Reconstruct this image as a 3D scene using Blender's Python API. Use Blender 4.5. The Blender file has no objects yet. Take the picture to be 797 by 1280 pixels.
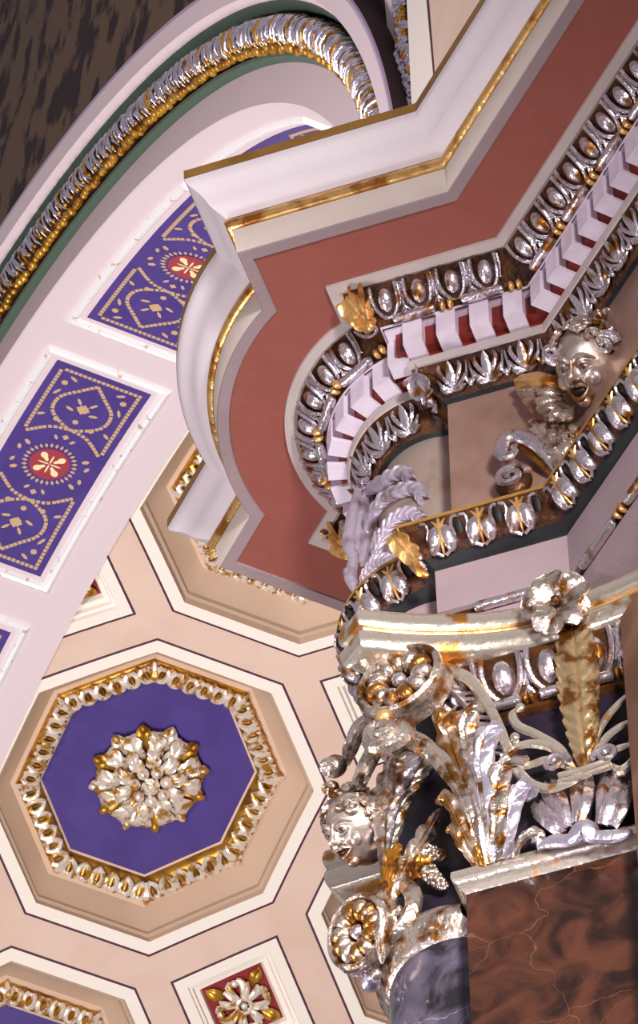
import bpy, math, random
import numpy as np
from mathutils import Vector
random.seed(7)
sin, cos, pi = math.sin, math.cos, math.pi
sc = bpy.context.scene
S = 2.0                      # model unit -> metres
ZOFF = 1.6                   # eye height of the photographer
ROOT = sc.collection

# ------------------------------------------------------------------ camera
ELEV, ROLL, FPX = 0.9019967781985805, -0.008265759231029828, 7034.093
cF = np.array([0, cos(ELEV), sin(ELEV)]); _R = np.array([1.0, 0, 0]); _U = np.cross(_R, cF)
cR = cos(ROLL)*_R + sin(ROLL)*_U; cU = -sin(ROLL)*_R + cos(ROLL)*_U
cam = bpy.data.cameras.new('camera'); cam_o = bpy.data.objects.new('camera', cam); ROOT.objects.link(cam_o)
from mathutils import Matrix
m = Matrix.Identity(4)
for i in range(3):
    m[i][0] = cR[i]; m[i][1] = cU[i]; m[i][2] = -cF[i]
m[2][3] = ZOFF
cam_o.matrix_world = m
cam.sensor_fit = 'VERTICAL'; cam.sensor_height = 24; cam.sensor_width = 24
cam.lens = FPX/1280*24; cam.clip_end = 500
sc.camera = cam_o

# ------------------------------------------------------------------ world, lights, exposure
sc.view_settings.view_transform = 'Standard'; sc.view_settings.look = 'None'
sc.view_settings.gamma = 1; sc.view_settings.use_curve_mapping = False
sc.view_settings.exposure = 0.0
w = bpy.data.worlds.new('room_light'); sc.world = w; w.use_nodes = True
nt = w.node_tree; bg = nt.nodes['Background']
tc = nt.nodes.new('ShaderNodeTexCoord'); sx = nt.nodes.new('ShaderNodeSeparateXYZ')
rp = nt.nodes.new('ShaderNodeValToRGB'); mr = nt.nodes.new('ShaderNodeMapRange')
nt.links.new(tc.outputs['Generated'], sx.inputs[0]); nt.links.new(sx.outputs['Z'], mr.inputs['Value'])
mr.inputs['From Min'].default_value = -1; mr.inputs['From Max'].default_value = 1
nt.links.new(mr.outputs[0], rp.inputs[0]); nt.links.new(rp.outputs[0], bg.inputs['Color'])
e = rp.color_ramp.elements
e[0].position = 0; e[0].color = (.30, .26, .26, 1)
e[1].position = 1; e[1].color = (.7, .65, .68, 1)
for p_, c_ in ((.30, (.15, .12, .12, 1)), (.46, (.9, .82, .84, 1)), (.60, (.22, .19, .21, 1))):
    q_ = e.new(p_); q_.color = c_
bg.inputs['Strength'].default_value = 0.54

def area(name, loc, target, size, power, col, spread=180):
    l = bpy.data.lights.new(name, 'AREA'); l.spread = math.radians(spread); l.shape = 'DISK'; l.size = size; l.energy = power; l.color = col
    o = bpy.data.objects.new(name, l); ROOT.objects.link(o); o.location = loc
    d = Vector(target)-Vector(loc); o.rotation_euler = d.to_track_quat('-Z', 'Y').to_euler()
    return o
area('left_fill_light', (-2.3, 13.3, 13.9), (-.1, 12.6, 17.8), 1.0, 58, (1.0, .94, .92), 130)  # added lamp, no real fitting: lights cornice and soffit from lower left
area('front_fill_light', (2.5, 0.5, 12.5), (-2.2, 12, 14.0), 2.0, 470, (1.0, .97, .94), 50)  # added fill lamp out of view, brightens the front faces of the pier
area('side_light', (-5.5, 6.0, 9.0), (.3, 12, 14.0), .8, 30, (.84, .80, 1.0), 50)  # added lamp out of view, weak violet tint on the pier
area('vault_fill_light', (-2.0, 23.0, 20.0), (-.2, 25.0, 30), 3, 770, (1.0, .97, .93), 150)  # added fill lamp below the frame, brightens the coffered vault
area('arch_fill_light', (-6.0, 15.5, 19.5), (0, 21, 26.5), 1.5, 360, (1.0, .94, .95), 90)  # added fill lamp out of view, brightens the face of the arch

# ------------------------------------------------------------------ materials
def lin(c):
    return tuple(((v/255)/12.92 if v/255 <= .04045 else ((v/255+.055)/1.055)**2.4) for v in c)+(1,)
MATS = {}
def mat(name, col, rough=.6, metal=0, spec=.4, col2=None, nscale=6, lo=.45, hi=.6, bump=0, bscale=30, rough2=None, metal2=None, detail=6, stretch=None):
    if name in MATS: return MATS[name]
    m_ = bpy.data.materials.new(name); m_.use_nodes = True; t = m_.node_tree; b = t.nodes['Principled BSDF']
    b.inputs['Roughness'].default_value = rough; b.inputs['Metallic'].default_value = metal
    b.inputs['Specular IOR Level'].default_value = spec
    b.inputs['Base Color'].default_value = lin(col)
    tcn = t.nodes.new('ShaderNodeTexCoord'); src = tcn.outputs['Object']
    if stretch:
        mp = t.nodes.new('ShaderNodeMapping'); mp.inputs['Scale'].default_value = stretch
        t.links.new(src, mp.inputs[0]); src = mp.outputs[0]
    if col2 is not None:
        n = t.nodes.new('ShaderNodeTexNoise'); n.inputs['Scale'].default_value = nscale; n.inputs['Detail'].default_value = detail
        t.links.new(src, n.inputs['Vector'])
        r = t.nodes.new('ShaderNodeMapRange'); r.inputs['From Min'].default_value = lo; r.inputs['From Max'].default_value = hi
        t.links.new(n.outputs[0], r.inputs['Value'])
        mx = t.nodes.new('ShaderNodeMix'); mx.data_type = 'RGBA'
        mx.inputs[6].default_value = lin(col); mx.inputs[7].default_value = lin(col2)
        t.links.new(r.outputs[0], mx.inputs[0]); t.links.new(mx.outputs[2], b.inputs['Base Color'])
        for k, v0, v1 in (('Roughness', rough, rough2), ('Metallic', metal, metal2)):
            if v1 is not None:
                r2 = t.nodes.new('ShaderNodeMapRange'); r2.inputs['To Min'].default_value = v0; r2.inputs['To Max'].default_value = v1
                t.links.new(r.outputs[0], r2.inputs['Value']); t.links.new(r2.outputs[0], b.inputs[k])
    if bump:
        n2 = t.nodes.new('ShaderNodeTexNoise'); n2.inputs['Scale'].default_value = bscale; n2.inputs['Detail'].default_value = 4
        t.links.new(src, n2.inputs['Vector'])
        bp = t.nodes.new('ShaderNodeBump'); bp.inputs['Strength'].default_value = bump; bp.inputs['Distance'].default_value = .01
        t.links.new(n2.outputs[0], bp.inputs['Height']); t.links.new(bp.outputs[0], b.inputs['Normal'])
    MATS[name] = m_; return m_
SILVER = mat('silver_leaf', (222, 211, 218), .25, .92, .5, (150, 96, 38), 13, .54, .64, .5, 45, .4)
SILVER_L = mat('silver_leaf_lilac', (216, 208, 224), .30, .85, .5, (150, 110, 60), 11, .60, .68, .5, 60, .4)
SILVERG = mat('worn_silver_leaf', (226, 212, 200), .24, .92, .5, (128, 80, 30), 17, .46, .63, .7, 46, .36)
SILVERA = mat('pale_silver_slab', (240, 226, 208), .24, .88, .5, (186, 128, 66), 8, .56, .64, .45, 24, .42)
FACEM = mat('matt_silver_face', (206, 190, 180), .32, .85, .5, (150, 98, 46), 12, .54, .66, .2, 30, .45)
GOLD = mat('gold_leaf', (190, 132, 54), .30, .88, .5, (104, 62, 20), 15, .5, .66, .5, 45, .4)
GOLDP = mat('gold_paint', (178, 130, 62), .5, .35, .4, (150, 104, 44), 5, .45, .7, .15, 40)
GOLDB = mat('bright_gold_leaf', (236, 188, 118), .33, .75, .5, (170, 104, 40), 10, .5, .64, .4, 40)
AGED = mat('aged_gold_leaf', (168, 116, 56), .28, .9, .5, (216, 200, 186), 15, .50, .64, .5, 45, .3)
GROUND = mat('umber_glaze', (92, 52, 20), .35, .45, .5, (52, 26, 12), 12, .4, .6, .4, 60)
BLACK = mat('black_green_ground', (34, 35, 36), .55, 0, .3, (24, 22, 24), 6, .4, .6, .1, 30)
NAVY = mat('blue_black_ground', (22, 17, 30), .45, 0, .3, (34, 24, 40), 6, .4, .6, .1, 30)
LILAC = mat('lilac_white_paint', (236, 224, 230), .5, 0, .35, (228, 214, 221), 2, .4, .7, .12, 14)
STONE = mat('stone_grey_paint', (216, 200, 190), .6, 0, .3, (208, 191, 182), 3, .4, .6, .12, 25)
FILLET = mat('pale_fillet_paint', (188, 174, 170), .6, 0, .3, (178, 162, 160), 3, .4, .6, .12, 25)
SOFFIT = mat('terracotta_paint', (150, 84, 74), .55, 0, .3, (144, 79, 70), 12, .3, .7, .1, 60)
FASCIA = mat('mauve_grey_paint', (156, 135, 139), .55, 0, .35, (148, 128, 132), 3, .4, .6, .15, 50)
DENTIL = mat('dentil_white_paint', (226, 212, 228), .5, 0, .35, (214, 198, 214), 8, .45, .6, .2, 30)
RED = mat('oxblood_paint', (134, 46, 36), .5, 0, .35, (112, 34, 28), 6, .4, .6, .2, 30)
FRIEZE = mat('bronze_satin_paint', (172, 138, 126), .42, .35, .4, (142, 108, 92), 4, .4, .65, .15, 40)
FRIEZES = mat('silvered_drum', (190, 172, 160), .38, .5, .4, (140, 104, 70), 4, .5, .66, .4, 30)
PLASTER = mat('lilac_silver_plaster', (190, 176, 192), .36, .5, .5, (132, 108, 112), 9, .5, .66, .5, 50)
CREAM = mat('cream_paint', (248, 236, 226), .6, 0, .25)
FIELD = mat('peach_field_paint', (228, 198, 182), .6, 0, .25, (222, 190, 174), 2, .4, .6, .08, 40)
REVEAL = mat('sand_reveal_paint', (218, 188, 164), .6, 0, .25)
REVEAL2 = mat('dark_sand_paint', (186, 160, 136), .6, 0, .25)
LINE = mat('plum_line_paint', (84, 48, 66), .6, 0, .25)
BLUE = mat('violet_blue_paint', (82, 63, 138), .5, 0, .3, (76, 57, 130), 4, .4, .6, .1, 40)
REDP = mat('crimson_coffer_paint', (140, 42, 44), .5, 0, .3)
ARCHC = mat('arch_cream_paint', (224, 205, 211), .55, 0, .3)
ARCHL = mat('arch_lilac_paint', (226, 205, 212), .55, 0, .3)
ARCHL2 = mat('arch_lilac_edge_paint', (178, 156, 184), .55, 0, .3)
GREEN = mat('sage_green_paint', (78, 96, 84), .5, 0, .35)
GREEND = mat('dark_green_paint', (34, 42, 44), .5, 0, .3)
WALL = mat('mottled_wall_paint', (122, 98, 80), .7, 0, .2, (60, 44, 48), 4.0, .48, .56, .1, 20, stretch=(1, 1, .55), detail=9)
PLUM = mat('plum_border_paint', (62, 40, 46), .7, 0, .2)
STENCIL = mat('stencil_gold_paint', (206, 172, 132), .5, 0, .35)
STENRED = mat('medallion_red_paint', (164, 62, 72), .5, 0, .35)
STENCR = mat('medallion_cream_paint', (252, 232, 178), .5, 0, .35)
FRAME = mat('silvered_frame', (252, 248, 250), .36, .10, .5, (206, 180, 160), 16, .62, .68, .25, 40)
GILTW = mat('white_gold_leaf', (248, 234, 220), .32, .45, .5, (188, 134, 52), 14, .50, .60, .45, 30)
GILTY = mat('yellow_gold_leaf', (206, 152, 58), .36, .6, .5, (150, 98, 26), 8, .46, .62, .4, 30)

def marble(name, c0, c1, vein, scale=1.0, vein2=None):
    m_ = bpy.data.materials.new(name); m_.use_nodes = True; t = m_.node_tree; b = t.nodes['Principled BSDF']
    b.inputs['Roughness'].default_value = .16; b.inputs['Specular IOR Level'].default_value = .5
    tcn = t.nodes.new('ShaderNodeTexCoord')
    n = t.nodes.new('ShaderNodeTexNoise'); n.inputs['Scale'].default_value = 3*scale; n.inputs['Detail'].default_value = 8; n.inputs['Distortion'].default_value = 1.2
    t.links.new(tcn.outputs['Object'], n.inputs['Vector'])
    r = t.nodes.new('ShaderNodeValToRGB'); t.links.new(n.outputs[0], r.inputs[0])
    r.color_ramp.elements[0].position = .38; r.color_ramp.elements[0].color = lin(c0)
    r.color_ramp.elements[1].position = .62; r.color_ramp.elements[1].color = lin(c1)
    prev = r.outputs[0]
    for sc_, wd, vc, amt in ((1.9*scale, .006, vein, .42), (4.5*scale, .008, vein2 or vein, .55)):
        n2 = t.nodes.new('ShaderNodeTexNoise'); n2.inputs['Scale'].default_value = .8*sc_; n2.inputs['Detail'].default_value = 4
        t.links.new(tcn.outputs['Object'], n2.inputs['Vector'])
        mxv = t.nodes.new('ShaderNodeMix'); mxv.data_type = 'RGBA'; mxv.inputs[0].default_value = .35
        t.links.new(tcn.outputs['Object'], mxv.inputs[6]); t.links.new(n2.outputs['Color'], mxv.inputs[7])
        v = t.nodes.new('ShaderNodeTexVoronoi'); v.feature = 'DISTANCE_TO_EDGE'; v.inputs['Scale'].default_value = sc_
        t.links.new(mxv.outputs[2], v.inputs['Vector'])
        mrr = t.nodes.new('ShaderNodeMapRange'); mrr.inputs['From Min'].default_value = 0; mrr.inputs['From Max'].default_value = wd
        mrr.inputs['To Min'].default_value = amt; mrr.inputs['To Max'].default_value = 0
        t.links.new(v.outputs['Distance'], mrr.inputs['Value'])
        mx = t.nodes.new('ShaderNodeMix'); mx.data_type = 'RGBA'; mx.inputs[7].default_value = lin(vc)
        t.links.new(mrr.outputs[0], mx.inputs[0]); t.links.new(prev, mx.inputs[6]); prev = mx.outputs[2]
    t.links.new(prev, b.inputs['Base Color'])
    return m_
MARBLE = marble('brown_red_marble', (34, 18, 13), (76, 42, 29), (134, 92, 62), 1.8, (26, 12, 10))
MARBLEV = marble('grey_violet_marble', (30, 27, 31), (88, 78, 94), (160, 150, 172), 1.8, (30, 24, 26))

# ------------------------------------------------------------------ mesh builder
def nz(v):
    v = np.asarray(v, float); return v/np.linalg.norm(v)
class Fr:
    def __init__(s, o, x, y, z): s.o, s.x, s.y, s.z = np.asarray(o, float), nz(x), nz(y), nz(z)
    def p(s, x, y, z): return s.o+s.x*x+s.y*y+s.z*z
    def at(s, x, y, z, rot=0):
        X = s.x*cos(rot)+s.y*sin(rot); Y = -s.x*sin(rot)+s.y*cos(rot)
        return Fr(s.p(x, y, z), X, Y, s.z)
    def tilt(s, a):      # lean y axis out towards z
        return Fr(s.o, s.x, s.y*cos(a)+s.z*sin(a), -s.y*sin(a)+s.z*cos(a))
def crom(pts, n):
    P = [np.asarray(p, float) for p in pts]
    if len(P) == 2: return [P[0]+(P[1]-P[0])*i/(n-1) for i in range(n)]
    Q = [2*P[0]-P[1]]+P+[2*P[-1]-P[-2]]; out = []; k = len(P)-1
    for i in range(n):
        u = k*i/(n-1); j = min(int(u), k-1); t = u-j
        a, b, c, d = Q[j:j+4]
        out.append(.5*((2*b)+(c-a)*t+(2*a-5*b+4*c-d)*t*t+(3*b-a-3*c+d)*t**3))
    return out
class MB:
    def __init__(s): s.v = []; s.f = []; s.m = []
    def add(s, vs, fs, mi=0):
        k = len(s.v); s.v += [tuple(map(float, v)) for v in vs]; s.f += [tuple(i+k for i in f) for f in fs]; s.m += [mi]*len(fs)
    def grid(s, rows, mi=0, closeu=False, closev=False):
        n, mm = len(rows), len(rows[0]); vs = [p for r in rows for p in r]; fs = []
        for i in range(n if closeu else n-1):
            for j in range(mm if closev else mm-1):
                a, b = i*mm+j, i*mm+(j+1) % mm; c, d = ((i+1) % n)*mm+(j+1) % mm, ((i+1) % n)*mm+j
                fs.append((a, b, c, d))
        s.add(vs, fs, mi)
    def poly(s, pts, mi=0): s.add(pts, [tuple(range(len(pts)))], mi)
    def tube(s, pts, rad, mi=0, n=8, flat=1.0, up=None, caps=True, samp=None):
        if samp: pts = crom(pts, samp)
        pts = [np.asarray(p, float) for p in pts]; N = len(pts)
        if not hasattr(rad, '__len__'): rad = [rad]*N
        elif len(rad) != N:
            rad = list(np.interp(np.linspace(0, 1, N), np.linspace(0, 1, len(rad)), rad))
        prev = None; rows = []
        for i in range(N):
            t = nz(pts[min(i+1, N-1)]-pts[max(i-1, 0)]+1e-12)
            if up is not None: b = np.cross(t, up)
            elif prev is not None: b = prev-t*(prev@t)
            else:
                b = np.cross(t, [0, 0, 1.]); 
                if np.linalg.norm(b) < .1: b = np.cross(t, [1., 0, 0])
            b = nz(b+1e-12); prev = b; c = np.cross(b, t)
            rows.append([pts[i]+rad[i]*(b*cos(2*pi*k/n)+c*sin(2*pi*k/n)*flat) for k in range(n)])
        s.grid(rows, mi, closev=True)
        if caps:
            s.poly(rows[0][::-1], mi); s.poly(rows[-1], mi)
    def ell(s, c, ax, ay, az, mi=0, nu=12, nv=8, z0=-1.0):
        rows = []; c = np.asarray(c, float)
        t0_ = math.acos(max(-1, min(1, -z0)))
        for i in range(nv+1):
            th = pi-(pi-0)*(i/nv)*(1 if z0 <= -1 else .5)
            if z0 > -1: th = pi/2*(1-i/nv)
            rows.append([c+ax*sin(th)*cos(2*pi*k/nu)+ay*sin(th)*sin(2*pi*k/nu)+az*cos(th) for k in range(nu)])
        s.grid(rows, mi, closev=True)
    def box(s, fr, x0, x1, y0, y1, z0, z1, mi=0):
        v = [fr.p(x, y, z) for z in (z0, z1) for y in (y0, y1) for x in (x0, x1)]
        s.add(v, [(0, 2, 3, 1), (4, 5, 7, 6), (0, 1, 5, 4), (2, 6, 7, 3), (0, 4, 6, 2), (1, 3, 7, 5)], mi)
    def leaf(s, fr, spine, W, lobes=4, mi=0, ns=26, nv=4, thick=.004, ridge=.25, depth=.28, fwd=.35, env=None, mid=None, cup=0.0):
        """acanthus leaf: spine in (y, z) of fr; lobed outline, grooved midrib, thickness"""
        sp = crom([(0, y, z) if not hasattr(y, '__len__') else y for y, z in spine] if len(spine[0]) == 2 else spine, ns)
        def make(off):
            rows = []
            for i in range(ns):
                u = i/(ns-1)
                t = nz(sp[min(i+1, ns-1)]-sp[max(i-1, 0)]); nrm = np.cross([1., 0, 0], t)
                ev = env(u) if env else (sin(pi*min(1, (u*.86+.14)))**.6)
                ph = (u*lobes) % 1
                ww = W*ev*((1-depth)+depth*abs(sin(pi*ph))**.6) if i < ns-1 else W*.04
                vein = .5+.5*cos(2*pi*(ph-.5))
                row = []
                for j in range(-nv, nv+1):
                    v = j/nv; av = abs(v)
                    x = v*ww; y = fwd*av*av*ww
                    z = W*(ridge*(1-av**1.6)*ev-.16*math.exp(-(v/.13)**2)*ev + .12*vein*av*ev) + cup*av*av*W + off
                    P = sp[i]+t*y+nrm*z+np.array([x, 0, 0])
                    row.append(fr.p(P[0], P[1], P[2]))
                rows.append(row)
            return rows
        a = make(0); b = make(-thick)
        s.grid(a, mi); s.grid([r[::-1] for r in b], mi)
        n = len(a)
        ring_a = a[0]+[r[-1] for r in a[1:]]+a[-1][-2::-1]+[r[0] for r in a[-2:0:-1]]
        ring_b = b[0]+[r[-1] for r in b[1:]]+b[-1][-2::-1]+[r[0] for r in b[-2:0:-1]]
        k = len(ring_a); s.add(ring_a+ring_b, [(i, k+i, k+(i+1) % k, (i+1) % k) for i in range(k)], mi)
    def prism(s, fr, pts, z0, z1, mi=0, mi2=None):
        n = len(pts); a = [fr.p(x, y, z0) for x, y in pts]; b = [fr.p(x, y, z1) for x, y in pts]
        s.add(a+b, [(i, (i+1) % n, n+(i+1) % n, n+i) for i in range(n)], mi)
        s.poly(a[::-1], mi); s.poly(b, mi if mi2 is None else mi2)
    def build(s, name, mats, parent=None, smooth=True, ang=38, origin=None, fixn=True):
        me = bpy.data.meshes.new(name)
        V = np.array(s.v); 
        W = V*S+np.array([0, 0, ZOFF])
        base = Vector((0, 0, 0))
        if parent is not None: base = ORIG[parent.name]
        else:
            c = W.mean(0) if origin is None else np.asarray(origin); base = Vector(c)
        W = W-np.array(base)
        me.from_pydata(W.tolist(), [], s.f)
        if not isinstance(mats, (list, tuple)): mats = [mats]
        for mm in mats: me.materials.append(mm)
        me.polygons.foreach_set('material_index', s.m)
        if fixn:
            import bmesh
            b = bmesh.new(); b.from_mesh(me); bmesh.ops.remove_doubles(b, verts=b.verts, dist=1e-5)
            bmesh.ops.recalc_face_normals(b, faces=b.faces); b.to_mesh(me); b.free()
        if smooth:
            me.polygons.foreach_set('use_smooth', [True]*len(me.polygons)); me.set_sharp_from_angle(angle=math.radians(ang))
        me.update()
        o = bpy.data.objects.new(name, me); ROOT.objects.link(o)
        if parent is not None:
            o.parent = parent
            if o.parent.parent is None and o.parent.type == 'EMPTY': pass
        else: o.location = base
        ORIG[o.name] = base
        return o
ORIG = {}
def thing(name, label, cat, o, group=None):
    ob = bpy.data.objects.new(name, None); ROOT.objects.link(ob)
    ob.location = np.asarray(o)*S+np.array([0, 0, ZOFF]); ob.empty_display_size = .1
    ORIG[ob.name] = Vector(ob.location); ob['label'] = label; ob['category'] = cat
    if group: ob['group'] = group
    return ob
def tag(o, label, cat, group=None, kind=None):
    o['label'] = label; o['category'] = cat
    if group: o['group'] = group
    if kind: o['kind'] = kind
    return o
def part(name, mb, mats, parent, label=None, **k):
    o = mb.build(name, mats, parent, **k)
    if parent.parent is not None or parent.type == 'MESH': pass
    if label: o['label'] = label
    return o

# ------------------------------------------------------------------ plan of the entablature (model units)
TH, ANG, ANGB = 0.33145607, 0.76106550, 0.78356239
F0 = np.array([0.22770078, 6.0]); C0 = np.array([0.24014869, 6.20155544]); LA = 0.21893; RC = 0.13407545
A = np.array([cos(TH), -sin(TH)]); nA = np.array([-sin(TH), -cos(TH)])
D2 = np.array([cos(TH+ANG), -sin(TH+ANG)]); nD = np.array([-sin(TH+ANG), -cos(TH+ANG)])
Bv = np.array([cos(TH-ANGB), -sin(TH-ANGB)]); nB = np.array([sin(TH-ANGB), cos(TH-ANGB)])
AX = nz(A+Bv); PR = np.array([-AX[1], AX[0]])
def mir2(p): return p-2*((p-C0)@PR)*PR
def v3(p2, z): return np.array([p2[0], p2[1], z])
def onA(a, d, z): return v3(F0+a*A+d*nA, z)
FB = mir2(F0); I0 = F0+LA*A
def inter(p, n, q, mm): return np.linalg.solve(np.array([n, mm]), np.array([p@n, q@mm]))
def hit(O, n, r):
    w_ = O-C0; b = w_@(-n); c = w_@w_-r*r; return O-n*(-b-math.sqrt(b*b-c))
NARC = 56
def plan(d):
    O = F0+d*nA-d*A; I = inter(F0+d*nA, nA, I0+d*nD, nD); r = RC+d
    N = hit(O, nA, r); OB = FB+d*nB-d*Bv; NB = hit(OB, nB, r)
    a0 = math.atan2(*(N-C0)[::-1]) % (2*pi); a1 = math.atan2(*(NB-C0)[::-1]) % (2*pi)
    return dict(O=O, I=I, N=N, OB=OB, NB=NB, a0=a0, a1=a1, r=r)
DEXT, BEXT = 1.1, .9
def path(d):
    P = plan(d); pts = [P['I']+D2*DEXT, P['I'], P['O'], P['N']]
    # angles run from a0 (camera side) through the tip to a1
    for k in range(1, NARC):
        a = P['a0']+(P['a1']-P['a0'])*k/NARC; pts.append(C0+P['r']*np.array([cos(a), sin(a)]))
    return pts+[P['NB'], P['OB'], P['OB']+Bv*BEXT]
def sweep(mb, prof, mi=0):
    rows = []
    for z, d in prof: rows.append([v3(p, z) for p in path(d)])
    # split at the sharp plan corners stays automatic through sharp angle
    mb.grid(rows, mi)
def frames(d, z, pitch, tiltv, seg, pad=0.0, phase=.5):
    """element frames along a path segment: x tangent, y up the moulding, z out of its face"""
    P = plan(d); out = []
    def fr(p2, t2, n2):
        n3 = np.array([n2[0], n2[1], 0]); up = np.array([0, 0, 1.])
        z_ = n3*cos(tiltv)-up*sin(tiltv); y_ = n3*sin(tiltv)+up*cos(tiltv)
        return Fr(v3(p2, z), np.array([t2[0], t2[1], 0]), y_, z_)
    if seg == 'arc':
        L = P['r']*(P['a0']-P['a1']) if P['a0'] > P['a1'] else P['r']*(P['a1']-P['a0'])
        L -= 2*pad; n = max(1, round(L/pitch)); sg = 1 if P['a1'] > P['a0'] else -1
        for k in range(n):
            s_ = pad+L*(k+phase)/n; a = P['a0']+sg*s_/P['r']; rd = np.array([cos(a), sin(a)])
            out.append(fr(C0+P['r']*rd, np.array([-sin(a), cos(a)])*-sg, rd))
        return out
    p0, p1, n2 = {'A': (P['O'], P['I'], nA), 'D2': (P['I'], P['I']+D2*DEXT, nD), 'retA': (P['N'], P['O'], -A),
                  'B': (P['OB'], P['OB']+Bv*BEXT, nB), 'retB': (P['NB'], P['OB'], -Bv)}[seg]
    L = np.linalg.norm(p1-p0)-2*pad
    if L <= pitch*.4: return out
    t2 = nz(p1-p0); n = max(1, round(L/pitch))
    for k in range(n): out.append(fr(p0+t2*(pad+L*(k+phase)/n), t2, n2))
    return out
SEGS = ('D2', 'A', 'retA', 'arc', 'retB')

# ------------------------------------------------------------------ vault and arch geometry
AZ = 0.4521063179; aN = np.array([cos(AZ), sin(AZ), 0]); aH = np.array([-sin(AZ), cos(AZ), 0]); T0 = 4.108730
ACX, ACZ = 11.563, 12.124
def apoly(ph): x = ph-2.2; return .064*x*x+.005*x**3-.059*x**4
def AR(ph, r, t):        # arch point: angle, radius, depth behind wall plane
    r = r+apoly(ph); return aN*(T0+t)+aH*(ACX+r*cos(ph))+np.array([0, 0, ACZ+r*sin(ph)])
VR = 3.55
def VA(s_, t, dep=0):    # vault point: arc length, depth, recess
    ph = s_/VR; r = VR+dep; return aN*(T0+t)+aH*(ACX+r*cos(ph))+np.array([0, 0, ACZ+r*sin(ph)])
def ray(px, py): return cF+cR*(px-398.5)/FPX-cU*(py-640)/FPX
def on_wall(px, py, t):
    d = ray(px, py); return d*((T0+t)/(d@aN))

# ================================================================== SETTING: arch, wall, vault
PH = [math.radians(58+i*(182-58)/140) for i in range(141)]
def arch_band(mb, prof, mi=0, phs=PH): mb.grid([[AR(p, r, t) for r, t in prof] for p in phs], mi)
mb = MB()
arch_band(mb, [(7.2, -.03), (4.06, -.03)], 0); arch_band(mb, [(4.06, -.032), (3.905, -.032)], 1)
wl = mb.build('wall_left', [WALL, PLUM]); wl['kind'] = 'structure'
arch = thing('arch_surround', 'wide painted proscenium arch with lilac, sage green and cream bands, behind the cornice', 'arch', AR(2.0, 3.6, 0))
mb = MB(); arch_band(mb, [(3.911, -.03), (3.911, -.149)], 2); arch_band(mb, [(3.911, -.149), (3.905, -.153), (3.893, -.150)], 1); arch_band(mb, [(3.893, -.150), (3.826, -.135), (3.814, -.103)], 0)
part('outer_band', mb, [ARCHL, ARCHL2, PLUM], arch, 'pale lilac outer moulding of the arch')
mb = MB(); arch_band(mb, [(3.814, -.103), (3.803, -.085), (3.795, -.05)], 0); arch_band(mb, [(3.795, -.05), (3.785, -.02), (3.665, -.012)], 1); arch_band(mb, [(3.672, -.03), (3.662, -.026), (3.650, .0)], 0)
part('green_cove', mb, [GREEN, GREEND], arch, 'sage green hollow holding the garland')
mb = MB(); arch_band(mb, [(3.650, 0), (3.520, .004)]); part('flat_band', mb, ARCHL, arch)
mb = MB(); arch_band(mb, [(3.520, .004), (3.515, .010), (3.515, .70), (3.56, .70)]); part('soffit', mb, ARCHC, arch, 'cream underside of the arch')

# gilded garland on the arch
gar = thing('leaf_garland', 'silver and gold laurel garland rope moulding running along the arch', 'garland', AR(2.0, 3.73, -.05))
mb = MB()
rows = [[AR(p, 3.727+.05*cos(k*2*pi/12), -.045+.042*sin(k*2*pi/12)) for k in range(12)] for p in PH]
mb.grid(rows, 0, closev=True); part('rope_core', mb, GROUND, gar, 'dark golden core of the rope')
mb = MB(); mbg = MB()
ph = math.radians(60)
def garland_frame(p):
    o = AR(p, 3.727, -.045); o2 = AR(p+.004, 3.727, -.045); t = nz(o2-o); rad = nz(np.array(aH*cos(p)+np.array([0, 0, sin(p)])))
    return Fr(o, t, nz(rad-t*(rad@t)), -aN)
rg = random.Random(3)
while ph < math.radians(176):
    fr = garland_frame(ph)
    for k in range(4):           # silver leaves sweeping over the rope
        a0 = rg.uniform(.15, .3)*pi; sh = (k-1.5)*.0125+rg.uniform(-.003, .003); pts = []; aj = rg.uniform(-.07, .07)*pi; ar_ = rg.uniform(-.002, .006); ws = rg.uniform(.006, .014); wp = rg.uniform(-.6, .6)
        for i in range(6):
            u = i/5; a = -.33*pi+aj+.82*pi*u
            rr = .051+.009*sin(pi*u)+ar_*sin(pi*u)
            pts.append(fr.p(sh-.030*u+ws*sin(u*5+k*1.7+wp), rr*sin(a)*.98, rr*cos(a)*.95))
        mb.tube(pts, [.0015, .0062, .0052, .0068, .0055, .001], 0 if rg.random() < .86 else 1, 6, flat=.8)
    for k in range(2):
        c = fr.p(-.016+k*.03+rg.uniform(-.004, .004), -.050+rg.uniform(-.004, .004), .008+rg.uniform(-.006, .006)); r_ = rg.uniform(.011, .018)
        mbg.ell(c, fr.x*r_, fr.y*r_, fr.z*r_, 0, 8, 6)
    c = fr.p(.012, -.036, .032); mbg.ell(c, fr.x*.008, fr.y*.009, fr.z*.008, 0, 8, 5)
    ph += .056/3.73
part('garland_leaves', mb, [SILVER_L, GILTY], gar, 'silver laurel leaves wrapped over the rope')
part('garland_berries', mbg, GILTY, gar, 'round gold berries along the inner side')

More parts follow.
